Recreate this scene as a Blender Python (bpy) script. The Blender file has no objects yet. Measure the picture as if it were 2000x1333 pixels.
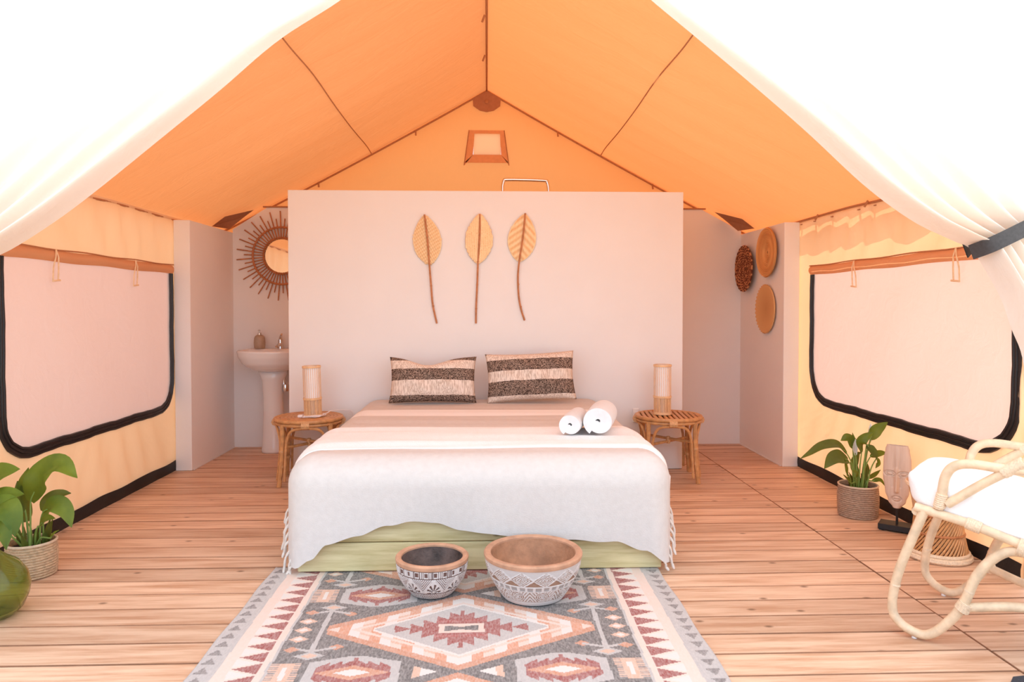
import bpy, bmesh, math, random
from mathutils import Vector, Matrix
R = random.Random(7)
PI = math.pi
C = bpy.context.scene.collection
sc = bpy.context.scene

# ------------------------------------------------------------------ camera, sky, sun, exposure
cam_d = bpy.data.cameras.new('camera'); cam = bpy.data.objects.new('camera', cam_d); C.objects.link(cam)
cam_d.sensor_fit = 'HORIZONTAL'; cam_d.sensor_width = 36.0
cam_d.lens = 36.0 * 1389 / 2000
cam_d.shift_y = -36.0 / 2000
cam_d.clip_start = 0.05
cam.location = (0, 0, 1.2)
cam.rotation_euler = (PI / 2 - 0.022, 0, -0.0353)
cam_d.dof.use_dof = True; cam_d.dof.focus_distance = 3.9; cam_d.dof.aperture_fstop = 4.0
sc.camera = cam

world = bpy.data.worlds.new('sky'); sc.world = world; world.use_nodes = True
bg = world.node_tree.nodes['Background']
bg.inputs['Color'].default_value = (0.82, 1.0, 1.22, 1)
bg.inputs['Strength'].default_value = 1.3

SUN_EL = math.radians(58)
sun_d = bpy.data.lights.new('sun', 'SUN'); sun_d.energy = 5.0; sun_d.angle = math.radians(0.6)
sun_d.color = (1.0, 0.96, 0.90)
sun = bpy.data.objects.new('sun', sun_d); C.objects.link(sun)
sun.rotation_euler = Vector((math.cos(SUN_EL) * 0.985, math.cos(SUN_EL) * 0.17, math.sin(SUN_EL))).to_track_quat('Z', 'Y').to_euler()

vs = sc.view_settings
vs.view_transform = 'Standard'; vs.look = 'None'; vs.gamma = 1.0; vs.use_curve_mapping = False
vs.exposure = 0.5
sc.cycles.max_bounces = 14; sc.cycles.diffuse_bounces = 8; sc.cycles.transmission_bounces = 10
sc.cycles.transparent_max_bounces = 8; sc.cycles.use_denoising = True
sc.cycles.caustics_reflective = False; sc.cycles.sample_clamp_indirect = 8

# ------------------------------------------------------------------ materials
def nt(name):
    m = bpy.data.materials.new(name); m.use_nodes = True
    t = m.node_tree; t.nodes.clear()
    out = t.nodes.new('ShaderNodeOutputMaterial')
    return m, t, out
def lk(t, a, b): t.links.new(a, b)
def coords(t, scale=(1, 1, 1), rnd=False, kind='Object'):
    tc = t.nodes.new('ShaderNodeTexCoord'); mp = t.nodes.new('ShaderNodeMapping')
    mp.inputs['Scale'].default_value = scale
    lk(t, tc.outputs[kind], mp.inputs['Vector'])
    if rnd:
        oi = t.nodes.new('ShaderNodeObjectInfo'); mul = t.nodes.new('ShaderNodeVectorMath'); mul.operation = 'SCALE'
        mul.inputs[0].default_value = (37, 19, 11)
        lk(t, oi.outputs['Random'], mul.inputs['Scale']); lk(t, mul.outputs[0], mp.inputs['Location'])
    return mp.outputs['Vector']
def noise(t, vec, scale, detail=4, rough=0.55):
    n = t.nodes.new('ShaderNodeTexNoise'); n.inputs['Scale'].default_value = scale
    n.inputs['Detail'].default_value = detail; n.inputs['Roughness'].default_value = rough
    lk(t, vec, n.inputs['Vector']); return n.outputs['Fac']
def ramp(t, fac, stops):
    r = t.nodes.new('ShaderNodeValToRGB'); e = r.color_ramp.elements
    e[0].position = stops[0][0]; e[0].color = (*stops[0][1], 1)
    e[1].position = stops[-1][0]; e[1].color = (*stops[-1][1], 1)
    for p, c in stops[1:-1]:
        k = e.new(p); k.color = (*c, 1)
    lk(t, fac, r.inputs['Fac']); return r.outputs['Color']
def mixc(t, fac, a, b, mode='MIX'):
    m = t.nodes.new('ShaderNodeMix'); m.data_type = 'RGBA'; m.blend_type = mode
    for sock, v in ((m.inputs[0], fac), (m.inputs[6], a), (m.inputs[7], b)):
        if hasattr(v, 'node'): lk(t, v, sock)
        elif isinstance(v, (int, float)): sock.default_value = v
        else: sock.default_value = (*v, 1)
    return m.outputs[2]
def bump(t, h, strength, dist=0.01):
    b = t.nodes.new('ShaderNodeBump'); b.inputs['Strength'].default_value = strength; b.inputs['Distance'].default_value = dist
    lk(t, h, b.inputs['Height']); return b.outputs['Normal']
def principled(t, out, col, rough=0.6, metal=0.0, nrm=None, spec=0.4):
    p = t.nodes.new('ShaderNodeBsdfPrincipled')
    if hasattr(col, 'node'): lk(t, col, p.inputs['Base Color'])
    else: p.inputs['Base Color'].default_value = (*col, 1)
    p.inputs['Roughness'].default_value = rough; p.inputs['Metallic'].default_value = metal
    p.inputs['Specular IOR Level'].default_value = spec
    if nrm: lk(t, nrm, p.inputs['Normal'])
    lk(t, p.outputs[0], out.inputs['Surface']); return p
def mul(c, k): return tuple(min(1, x * k) for x in c)
def simple(name, col, rough=0.6, var=0.12, scale=20, metal=0.0, bmp=0.0, bscale=150, spec=0.4, stretch=(1, 1, 1), rnd=True):
    m, t, out = nt(name); v = coords(t, stretch, rnd)
    c = ramp(t, noise(t, v, scale), [(0.3, mul(col, 1 - var)), (0.7, mul(col, 1 + var))])
    n = bump(t, noise(t, v, bscale, 2), bmp) if bmp else None
    principled(t, out, c, rough, metal, n, spec); return m
def wood(name, dark, light, axis='x', rough=0.5, gscale=1.0, knots=True, plankvar=0.12, spec=0.35):
    """long grain along one axis, a shade of its own per board, a few knots"""
    m, t, out = nt(name)
    st = {'x': (1, 14, 14), 'y': (14, 1, 14), 'z': (14, 14, 1)}[axis]
    v = coords(t, tuple(s * gscale for s in st), True)
    n1 = noise(t, v, 2.2, 6, 0.65)
    c = ramp(t, n1, [(0.34, dark), (0.5, tuple(a * 0.4 + b * 0.6 for a, b in zip(dark, light))), (0.62, light)])
    if knots:
        sp = t.nodes.new('ShaderNodeSeparateXYZ'); lk(t, coords(t, {'x': (4.5, 8, 8), 'y': (8, 4.5, 8), 'z': (8, 8, 4.5)}[axis], True), sp.inputs[0])
        ad = t.nodes.new('ShaderNodeMath'); lk(t, sp.outputs['Y'], ad.inputs[0]); lk(t, sp.outputs['Z'], ad.inputs[1])
        cb = t.nodes.new('ShaderNodeCombineXYZ'); lk(t, sp.outputs['X'], cb.inputs[0]); lk(t, ad.outputs[0], cb.inputs[1])
        vo = t.nodes.new('ShaderNodeTexVoronoi'); vo.voronoi_dimensions = '2D'; vo.inputs['Scale'].default_value = 1.0
        lk(t, cb.outputs[0], vo.inputs['Vector'])
        sc_ = t.nodes.new('ShaderNodeSeparateColor'); lk(t, vo.outputs['Color'], sc_.inputs[0])
        gate = t.nodes.new('ShaderNodeMath'); gate.operation = 'GREATER_THAN'; gate.inputs[1].default_value = 0.72; lk(t, sc_.outputs[0], gate.inputs[0])
        k = ramp(t, vo.outputs['Distance'], [(0.03, (0.9, 0.9, 0.9)), (0.10, (0, 0, 0))])
        km = t.nodes.new('ShaderNodeMath'); km.operation = 'MULTIPLY'; lk(t, k, km.inputs[0]); lk(t, gate.outputs[0], km.inputs[1])
        c = mixc(t, km.outputs[0], c, mul(dark, 0.4))
    oi = t.nodes.new('ShaderNodeObjectInfo')
    sh = ramp(t, oi.outputs['Random'], [(0, (1 - plankvar,) * 3), (1, (1.0,) * 3)])
    c = mixc(t, 1.0, c, sh, 'MULTIPLY')
    principled(t, out, c, rough, 0, bump(t, n1, 0.15, 0.004), spec); return m
def canvas(name, refl, trans, fac, weave=True, wr=0.25, wscale=(3, 3, 1.2)):
    """thin cloth: part of the light comes back, part goes through"""
    m, t, out = nt(name)
    d = t.nodes.new('ShaderNodeBsdfDiffuse'); d.inputs['Color'].default_value = (*refl, 1)
    tr = t.nodes.new('ShaderNodeBsdfTranslucent'); tr.inputs['Color'].default_value = (*trans, 1)
    v = coords(t, wscale)
    n = t.nodes.new('ShaderNodeTexNoise'); n.inputs['Scale'].default_value = 4; n.inputs['Detail'].default_value = 5; n.inputs['Distortion'].default_value = 1.2
    lk(t, v, n.inputs['Vector'])
    nb = bump(t, n.outputs['Fac'], wr, 0.03)
    lk(t, nb, d.inputs['Normal']); lk(t, nb, tr.inputs['Normal'])
    mx = t.nodes.new('ShaderNodeMixShader'); mx.inputs[0].default_value = fac
    lk(t, d.outputs[0], mx.inputs[1]); lk(t, tr.outputs[0], mx.inputs[2]); lk(t, mx.outputs[0], out.inputs['Surface'])
    return m
def attr_mat(name, rough=0.9, bmp=0.3, bscale=400, worn=0.0, stretch=(1, 1, 1)):
    m, t, out = nt(name)
    a = t.nodes.new('ShaderNodeAttribute'); a.attribute_name = 'Col'
    v = coords(t, stretch); c = a.outputs['Color']
    if worn:
        n = noise(t, v, 160, 3, 0.7)
        c = mixc(t, ramp(t, n, [(0.35, (0, 0, 0)), (0.75, (worn,) * 3)]), c, (0.72, 0.66, 0.62))
    principled(t, out, c, rough, 0, bump(t, noise(t, v, bscale, 2), bmp, 0.003), 0.2); return m

M = {}
M['plaster'] = simple('white plaster', (0.80, 0.775, 0.755), 0.75, 0.015, 3, bmp=0.03, bscale=60, rnd=False)
M['deck'] = wood('larch decking', (0.55, 0.30, 0.175), (0.83, 0.575, 0.40), 'x', 0.45, plankvar=0.2)
M['pine'] = wood('treated pine', (0.50, 0.395, 0.175), (0.76, 0.645, 0.37), 'x', 0.55, 0.9, plankvar=0.08)
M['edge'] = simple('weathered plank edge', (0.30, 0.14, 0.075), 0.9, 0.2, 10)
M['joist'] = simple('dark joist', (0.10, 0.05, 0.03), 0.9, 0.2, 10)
M['roof'] = canvas('roof canvas', (0.66, 0.37, 0.20), (0.95, 0.30, 0.085), 0.22, wr=0.35, wscale=(0.8, 2.0, 0.8))
M['wall_canvas'] = canvas('wall canvas', (0.82, 0.60, 0.38), (0.97, 0.53, 0.27), 0.28, wr=0.08)
M['gable_canvas'] = canvas('gable canvas', (0.72, 0.43, 0.20), (1.0, 0.44, 0.15), 0.28, wr=0.15)
M['window_canvas'] = canvas('window canvas', (0.74, 0.57, 0.50), (0.97, 0.63, 0.52), 0.22, wr=0.2, wscale=(2, 2, 2))
M['vent_mesh'] = canvas('vent mesh', (0.72, 0.50, 0.28), (1.0, 0.62, 0.34), 0.34, wr=0.05)
M['band_canvas'] = canvas('hem canvas', (0.66, 0.36, 0.19), (0.9, 0.4, 0.18), 0.3)
M['frame_canvas'] = simple('vent frame canvas', (0.78, 0.36, 0.16), 0.9, 0.05, 30)
M['patch'] = simple('brown canvas patch', (0.42, 0.18, 0.09), 0.85, 0.08, 30)
M['flap'] = canvas('flap canvas', (0.90, 0.875, 0.83), (0.95, 0.78, 0.58), 0.22, wr=0.12)
M['sunshade'] = canvas('porch canvas', (0.92, 0.90, 0.87), (0.96, 0.96, 0.95), 0.5, wr=0.1)  # cloth of the added sun-blocking canopy
M['rope'] = simple('brown piping', (0.44, 0.19, 0.085), 0.8, 0.1, 60)
M['tie'] = simple('cotton tie', (0.82, 0.60, 0.38), 0.9, 0.08, 60)
M['black'] = simple('black tape', (0.012, 0.011, 0.012), 0.55, 0.2, 40, bmp=0.1)
M['zip'] = simple('black zip', (0.018, 0.014, 0.014), 0.4, 0.2, 120)
M['strap'] = simple('charcoal webbing', (0.06, 0.06, 0.065), 0.6, 0.15, 80, bmp=0.2, bscale=500)
M['chrome'] = simple('chrome', (0.75, 0.72, 0.70), 0.12, 0.02, 5, metal=1.0)
M['ceramic'] = simple('white ceramic', (0.82, 0.79, 0.76), 0.12, 0.01, 4, spec=0.6)
M['dispenser'] = simple('beige ribbed dispenser', (0.42, 0.31, 0.22), 0.4, 0.06, 40)
M['mirror'] = simple('mirror glass', (0.92, 0.92, 0.92), 0.02, 0.0, 3, metal=1.0)
M['rattan_dark'] = simple('dark rattan', (0.44, 0.17, 0.065), 0.5, 0.25, 40, bmp=0.2)
M['rattan'] = simple('honey rattan', (0.56, 0.28, 0.11), 0.42, 0.22, 30, bmp=0.15)
M['rattan_bind'] = simple('rattan cane binding', (0.62, 0.35, 0.16), 0.5, 0.2, 120, bmp=0.3)
M['rattan_pale'] = simple('pale rattan', (0.76, 0.57, 0.38), 0.38, 0.15, 25, bmp=0.12)
M['rattan_wrap'] = simple('rattan binding', (0.78, 0.60, 0.42), 0.5, 0.15, 150, bmp=0.3)
M['bamboo'] = simple('pale bamboo', (0.78, 0.50, 0.27), 0.5, 0.12, 40)
M['shade'] = simple('lamp shade paper', (0.88, 0.85, 0.83), 0.9, 0.01, 5)
M['cable'] = simple('white cable', (0.85, 0.80, 0.78), 0.4, 0.02, 10)
M['linen'] = simple('beige linen', (0.70, 0.645, 0.60), 0.95, 0.05, 35, bmp=0.35, bscale=240, spec=0.1)
M['white_cloth'] = simple('white cotton', (0.87, 0.855, 0.845), 0.95, 0.015, 25, bmp=0.3, bscale=200, spec=0.1)
M['mattress'] = simple('mattress cover', (0.80, 0.76, 0.73), 0.95, 0.02, 25, bmp=0.1, spec=0.1)
M['towel'] = simple('white terry', (0.90, 0.885, 0.88), 1.0, 0.02, 60, bmp=0.6, bscale=600, spec=0.05)
M['tassel'] = simple('tassel yarn', (0.80, 0.72, 0.65), 0.95, 0.08, 90, bmp=0.4, bscale=500, spec=0.1)
M['seat_cloth'] = simple('white cushion cotton', (0.88, 0.865, 0.86), 0.95, 0.015, 20, bmp=0.25, bscale=220, spec=0.1)
M['mask'] = wood('pale mask wood', (0.62, 0.44, 0.33), (0.74, 0.55, 0.43), 'z', 0.6, 1.2, knots=False)
M['ebony'] = simple('black stained wood', (0.018, 0.016, 0.016), 0.5, 0.2, 30)
M['soil'] = simple('dark soil', (0.03, 0.022, 0.018), 1.0, 0.4, 60, bmp=1.0, bscale=90)
M['stem'] = simple('plant stem', (0.22, 0.33, 0.07), 0.5, 0.15, 30)
M['spathe'] = simple('white spathe', (0.86, 0.84, 0.80), 0.6, 0.04, 30)
M['seagrass'] = simple('seagrass rope', (0.60, 0.43, 0.27), 0.85, 0.28, 60, bmp=0.6, bscale=260, stretch=(1, 1, 3))
M['seagrass_dull'] = simple('grey seagrass rope', (0.48, 0.33, 0.23), 0.85, 0.25, 60, bmp=0.6, bscale=260, stretch=(1, 1, 3))
M['pot_rim'] = simple('seagrass rim', (0.66, 0.52, 0.38), 0.8, 0.1, 60)
M['plate_dark'] = simple('dark woven palm', (0.30, 0.11, 0.05), 0.75, 0.5, 90, bmp=0.6, bscale=120)
M['plate_tan'] = simple('tan woven palm', (0.74, 0.38, 0.15), 0.75, 0.15, 90, bmp=0.5, bscale=160)
M['plate_sun'] = simple('straw woven palm', (0.74, 0.42, 0.18), 0.8, 0.2, 90, bmp=0.5, bscale=160)
M['leafweave'] = simple('woven palm leaf', (0.86, 0.58, 0.32), 0.8, 0.12, 60, bmp=0.4, bscale=120)
M['leafstem'] = simple('leaf rib cane', (0.46, 0.19, 0.08), 0.55, 0.25, 40)
M['mat'] = simple('dark grey mat', (0.05, 0.05, 0.06), 0.95, 0.2, 80, bmp=0.6, bscale=300)
M['ground'] = simple('pale sandy ground', (0.62, 0.52, 0.40), 1.0, 0.15, 2, bmp=0.3, bscale=8, rnd=False)
M['plastic'] = simple('white plastic', (0.82, 0.78, 0.75), 0.4, 0.01, 5)
M['rug'] = attr_mat('flat woven rug', 0.95, 0.35, 500, 0.42, (1, 0.35, 1))
M['carved'] = attr_mat('carved washed wood', 0.85, 0.3, 260, 0.10)
M['weave'] = attr_mat('woven fibre', 0.85, 0.4, 200, 0.0)
M['bowl_brown'] = simple('brown turned wood', (0.40, 0.20, 0.11), 0.65, 0.3, 14, bmp=0.3, bscale=60)
M['bowl_dark'] = simple('dark charred wood', (0.10, 0.065, 0.055), 0.6, 0.6, 14, bmp=0.4, bscale=60)
M['bowl_rim'] = simple('worn reddish rim', (0.52, 0.28, 0.17), 0.65, 0.2, 18)

def leaf_mat(name, a, b):
    m, t, out = nt(name); v = coords(t, (1, 1, 1), True)
    c = ramp(t, noise(t, v, 9, 4), [(0.3, a), (0.7, b)])
    p = principled(t, out, c, 0.42, 0, bump(t, noise(t, v, 40, 2), 0.15, 0.004), 0.3)
    tr = t.nodes.new('ShaderNodeBsdfTranslucent'); tr.inputs['Color'].default_value = (0.32, 0.36, 0.02, 1)
    mx = t.nodes.new('ShaderNodeMixShader'); mx.inputs[0].default_value = 0.30
    lk(t, p.outputs[0], mx.inputs[1]); lk(t, tr.outputs[0], mx.inputs[2]); lk(t, mx.outputs[0], out.inputs['Surface']); return m
M['leaf'] = leaf_mat('glossy green leaf', (0.055, 0.125, 0.015), (0.17, 0.24, 0.025))
M['leaf_dark'] = leaf_mat('dark green leaf', (0.045, 0.085, 0.02), (0.115, 0.165, 0.03))

def glass_mat():
    m, t, out = nt('green bottle glass')
    p = principled(t, out, (0.50, 0.58, 0.19), 0.03, 0, None, 0.5)
    p.inputs['Transmission Weight'].default_value = 0.92; p.inputs['IOR'].default_value = 1.35
    return m
M['glass'] = glass_mat()

def stripes_mat(name, stops, weave=True):
    """woven bands across the cushion, position along local Z"""
    m, t, out = nt(name); v = coords(t)
    sep = t.nodes.new('ShaderNodeSeparateXYZ'); lk(t, v, sep.inputs[0])
    wob = noise(t, v, 14, 2)
    ad = t.nodes.new('ShaderNodeMath'); ad.operation = 'MULTIPLY_ADD'; ad.inputs[1].default_value = 0.012; ad.inputs[2].default_value = -0.006
    lk(t, wob, ad.inputs[0])
    s = t.nodes.new('ShaderNodeMath'); s.operation = 'ADD'; lk(t, sep.outputs['Z'], s.inputs[0]); lk(t, ad.outputs[0], s.inputs[1])
    mr = t.nodes.new('ShaderNodeMapRange'); mr.inputs[1].default_value = -0.2; mr.inputs[2].default_value = 0.2; lk(t, s.outputs[0], mr.inputs[0])
    r = t.nodes.new('ShaderNodeValToRGB'); r.color_ramp.interpolation = 'CONSTANT'; e = r.color_ramp.elements
    e[0].position = 0; e[0].color = (stops[0][1],) * 3 + (1,)
    e[1].position = stops[1][0]; e[1].color = (stops[1][1],) * 3 + (1,)
    for p_, c_ in stops[2:]:
        k = e.new(p_); k.color = (c_,) * 3 + (1,)
    lk(t, mr.outputs[0], r.inputs['Fac'])
    n = noise(t, coords(t, (1, 1, 1.5)), 130, 2, 0.7)
    dark = ramp(t, n, [(0.44, (0.045, 0.03, 0.024)), (0.60, (0.42, 0.30, 0.23))])
    fine = noise(t, coords(t, (1, 1, 0.12)), 160, 2)
    lite = ramp(t, fine, [(0.40, (0.56, 0.44, 0.35)), (0.58, (0.82, 0.71, 0.61))])
    c = mixc(t, r.outputs['Color'], lite, dark)
    principled(t, out, c, 0.95, 0, bump(t, n, 0.5, 0.003), 0.1); return m
M['cushion_a'] = stripes_mat('striped weave left', [(0, 1), (0.215, 0), (0.475, 1), (0.675, 0), (0.83, 1)])
M['cushion_b'] = stripes_mat('striped weave right', [(0, 0), (0.17, 1), (0.42, 0), (0.60, 1), (0.80, 0)])

def spread_mat():
    """bedspread: pinkish linen with two woven white bands, by place along the bed"""
    m, t, out = nt('banded bedspread'); v = coords(t)
    sep = t.nodes.new('ShaderNodeSeparateXYZ'); lk(t, v, sep.inputs[0])
    mr = t.nodes.new('ShaderNodeMapRange'); mr.inputs[1].default_value = 3.0; mr.inputs[2].default_value = 5.0; lk(t, sep.outputs['Y'], mr.inputs[0])
    r = ramp(t, mr.outputs[0], [(0.0, (0, 0, 0)), (0.69, (0, 0, 0)), (0.70, (1, 1, 1)), (0.81, (1, 1, 1)), (0.82, (0, 0, 0)), (1, (0, 0, 0))])
    n = noise(t, v, 35, 4)
    lin = ramp(t, n, [(0.3, (0.625, 0.575, 0.54)), (0.7, (0.665, 0.615, 0.58))])
    c = mixc(t, r, lin, (0.86, 0.84, 0.83))
    principled(t, out, c, 0.95, 0, bump(t, noise(t, coords(t, (1, 3, 3)), 120, 3), 0.35, 0.004), 0.1); return m
M['spread'] = spread_mat()

# ------------------------------------------------------------------ mesh helpers
class MB:
    def __init__(s): s.v = []; s.f = []; s.m = []
    def add(s, vs, fs, mi=0):
        b = len(s.v); s.v += [tuple(p) for p in vs]; s.f += [tuple(b + i for i in f) for f in fs]; s.m += [mi] * len(fs)
    def box(s, lo, hi, bev=0.0, xf=None):
        bm = bmesh.new(); bmesh.ops.create_cube(bm, size=1)
        for v in bm.verts: v.co = Vector([(l + h) / 2 + c * (h - l) for l, h, c in zip(lo, hi, v.co)])
        if bev: bmesh.ops.bevel(bm, geom=bm.edges[:], offset=bev, segments=1, affect='EDGES')
        if xf: bm.transform(xf)
        bm.verts.index_update()
        s.add([v.co for v in bm.verts], [[v.index for v in f.verts] for f in bm.faces]); bm.free()
    def tube(s, pts, r, seg=8, closed=False, caps=True, squash=1.0):
        pts = [Vector(p) for p in pts]; n = len(pts); rr = r if isinstance(r, (list, tuple)) else [r] * n
        up = None; vs = []
        for i, p in enumerate(pts):
            a = pts[(i - 1) % n] if (closed or i) else p; b = pts[(i + 1) % n] if (closed or i < n - 1) else p
            d = (b - a)
            d = d.normalized() if d.length > 1e-9 else Vector((0, 0, 1))
            if up is None:
                ref = Vector((0, 0, 1)) if abs(d.z) < 0.9 else Vector((0, 1, 0)); up = (ref - d * ref.dot(d)).normalized()
            else:
                up = (up - d * up.dot(d)); up = up.normalized() if up.length > 1e-6 else d.orthogonal().normalized()
            w = d.cross(up)
            for k in range(seg):
                t = 2 * PI * k / seg; vs.append(p + (up * math.cos(t) * squash + w * math.sin(t)) * rr[i])
        fs = []
        for i in range(n if closed else n - 1):
            j = (i + 1) % n
            for k in range(seg):
                l = (k + 1) % seg; fs.append((i * seg + k, i * seg + l, j * seg + l, j * seg + k))
        if caps and not closed:
            fs.append(tuple(range(seg - 1, -1, -1))); fs.append(tuple((n - 1) * seg + k for k in range(seg)))
        s.add(vs, fs)
    def lathe(s, prof, seg=32, c=(0, 0, 0), sx=1.0, sy=1.0, caps=True):
        vs = []; fs = []; n = len(prof)
        for r, z in prof:
            for k in range(seg):
                t = 2 * PI * k / seg; vs.append((c[0] + r * math.cos(t) * sx, c[1] + r * math.sin(t) * sy, c[2] + z))
        for i in range(n - 1):
            for k in range(seg):
                l = (k + 1) % seg; fs.append((i * seg + k, i * seg + l, (i + 1) * seg + l, (i + 1) * seg + k))
        if caps and prof[0][0] > 1e-6: fs.append(tuple(range(seg - 1, -1, -1)))
        if caps and prof[-1][0] > 1e-6: fs.append(tuple((n - 1) * seg + k for k in range(seg)))
        s.add(vs, fs)
    def grid(s, fn, nu, nv, cu=False):
        vs = [fn(u / (nu if cu else nu - 1), v / (nv - 1)) for v in range(nv) for u in range(nu)]
        fs = []
        for v in range(nv - 1):
            for u in range(nu if cu else nu - 1):
                w = (u + 1) % nu; fs.append((v * nu + u, v * nu + w, (v + 1) * nu + w, (v + 1) * nu + u))
        s.add(vs, fs)
    def prism(s, poly, t, axis='y', off=0.0):
        """flat outline with thickness t along an axis, first face at off"""
        n = len(poly); vs = []
        for k in (off, off + t):
            for a, b in poly:
                vs.append({'y': (a, k, b), 'x': (k, a, b), 'z': (a, b, k)}[axis])
        fs = [tuple(range(n)), tuple(range(2 * n - 1, n - 1, -1))] + [(i, i + n, (i + 1) % n + n, (i + 1) % n) for i in range(n)]
        s.add(vs, fs)
    def mesh(s, name):
        me = bpy.data.meshes.new(name); me.from_pydata(s.v, [], s.f)
        return me
def smooth_mesh(me, ang=None):
    bm = bmesh.new(); bm.from_mesh(me); bmesh.ops.recalc_face_normals(bm, faces=bm.faces[:]); bm.to_mesh(me); bm.free()
    me.shade_smooth()
    if ang is not None:
        try: me.set_sharp_from_angle(angle=math.radians(ang))
        except Exception: pass
def obj(name, mb, mat, parent=None, smooth=True, ang=40, loc=None):
    me = mb.mesh(name) if isinstance(mb, MB) else mb
    if isinstance(mb, MB):
        if smooth: smooth_mesh(me, ang)
        else:
            bm = bmesh.new(); bm.from_mesh(me); bmesh.ops.recalc_face_normals(bm, faces=bm.faces[:]); bm.to_mesh(me); bm.free()
        me.materials.append(mat)
    o = bpy.data.objects.new(name, me); C.objects.link(o)
    if parent: o.parent = parent
    if loc: o.location = loc
    return o
def tag(o, label, cat, group=None):
    o['label'] = label; o['category'] = cat
    if group: o['group'] = group
    return o
def thing(name, label, cat, loc=(0, 0, 0), rz=0.0, group=None):
    o = bpy.data.objects.new(name, None); C.objects.link(o); o.location = loc; o.rotation_euler = (0, 0, rz)
    o.empty_display_size = 0.1
    return tag(o, label, cat, group)
def struct(name, mb, mat, **k):
    o = obj(name, mb, mat, **k); o['kind'] = 'structure'; return o
def place(o, loc, rot=None, parent=None):
    o.location = loc
    if rot is not None: o.rotation_euler = rot
    if parent: o.parent = parent
    return o
def inst(o, name, parent, loc, rot=(0, 0, 0), scale=(1, 1, 1)):
    c = o.copy(); c.name = name; C.objects.link(c); c.parent = parent; c.location = loc; c.rotation_euler = rot; c.scale = scale
    return c
def spline(pts, n=8):
    P = [Vector(p) for p in pts]; out = []
    for i in range(len(P) - 1):
        a = P[i - 1] if i else P[i] * 2 - P[i + 1]; b, c = P[i], P[i + 1]; d = P[i + 2] if i + 2 < len(P) else P[i + 1] * 2 - P[i]
        for k in range(n):
            t = k / n
            out.append(0.5 * ((2 * b) + (c - a) * t + (2 * a - 5 * b + 4 * c - d) * t * t + (3 * b - a - 3 * c + d) * t ** 3))
    out.append(P[-1]); return out
def lerp_tab(tab, x):
    if x <= tab[0][0]: return tab[0][1]
    for (a, b), (c, d) in zip(tab, tab[1:]):
        if x <= c:
            t = (x - a) / (c - a); t = t * t * (3 - 2 * t); return b + (d - b) * t
    return tab[-1][1]
def colour_faces(me, fn):
    """woven / carved pattern: one colour per face, from the face centre"""
    at = me.color_attributes.new('Col', 'FLOAT_COLOR', 'CORNER'); buf = []
    for p in me.polygons:
        c = fn(p.center); buf += (c[0], c[1], c[2], 1.0) * p.loop_total
    at.data.foreach_set('color', buf)

# ------------------------------------------------------------------ setting: ground, deck, walls, roof
XL, XR, EAVE, RIDGE, YF, YB = -2.29, 2.345, 1.845, 3.09, 3.0, 6.28
SL = (RIDGE - EAVE) / 2.3
def roof_z(x): return RIDGE - SL * abs(x)

g = MB(); g.grid(lambda u, v: (-25 + 50 * u, -25 + 50 * v, -0.32 - 0.03 * math.sin(9 * u) * math.cos(7 * v)), 20, 20)
struct('ground', g, M['ground'])
j = MB()
for x in (-2.5, -1.6, -0.7, 0.2, 1.1, 1.7, 1.82, 2.5): j.box((x - 0.04, -0.6, -0.30), (x + 0.04, 6.4, -0.032))
floor = struct('floor', j, M['joist'])
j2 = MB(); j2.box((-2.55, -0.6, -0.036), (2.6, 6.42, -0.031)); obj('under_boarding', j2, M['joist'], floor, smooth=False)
SEAM = 1.757
def plank(x0, x1):
    b = MB(); b.box((x0, -0.0712, -0.03), (x1, 0.0712, 0.0), 0.0024); return b
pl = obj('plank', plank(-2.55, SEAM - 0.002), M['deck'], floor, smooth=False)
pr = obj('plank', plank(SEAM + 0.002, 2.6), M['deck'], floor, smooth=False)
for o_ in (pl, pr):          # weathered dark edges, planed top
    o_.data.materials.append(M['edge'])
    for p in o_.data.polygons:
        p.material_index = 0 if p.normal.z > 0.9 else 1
k = 0; y = 3.802 - 0.1468 * 29
while y < 6.4:
    dz = -R.random() * 0.002
    if k == 0: pl.location = (0, y, dz); pr.location = (0, y - 0.012, dz)
    else:
        inst(pl, 'plank', floor, (0, y, dz), (0, 0, R.uniform(-0.0006, 0.0006)))
        inst(pr, 'plank', floor, (0, y - 0.012, -R.random() * 0.002), (0, 0, R.uniform(-0.001, 0.001)))
    y += 0.1468; k += 1

# plaster partitions
b = MB(); b.box((-1.435, 5.20, 0), (1.445, 5.30, 2.045), 0.003); struct('wall_headboard', b, M['plaster'], smooth=False)
b = MB(); b.box((-2.275, 5.26, 0), (-2.158, 6.15, 1.832), 0.003); struct('wall_partition_left', b, M['plaster'], smooth=False)
b = MB(); b.box((2.215, 5.235, 0), (2.332, 6.2, 1.832), 0.003); struct('wall_partition_right', b, M['plaster'], smooth=False)
b = MB(); b.prism([(-2.158, 0), (2.215, 0), (2.215, 1.86), (1.87, 2.045), (-1.87, 2.045), (-2.158, 1.86)], 0.06, 'y', 6.14)
struct('wall_rear', b, M['plaster'], smooth=False)
b = MB(); b.box((-1.9, 6.13, 2.046), (1.9, 6.15, 2.058)); struct('trim_1', b, M['rope'])
b = MB(); b.box((-2.155, 5.28, 0.0), (-2.150, 6.12, 0.008)); b.box((2.206, 5.26, 0.0), (2.2135, 6.12, 0.008)); struct('trim_2', b, M['plaster'])

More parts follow.
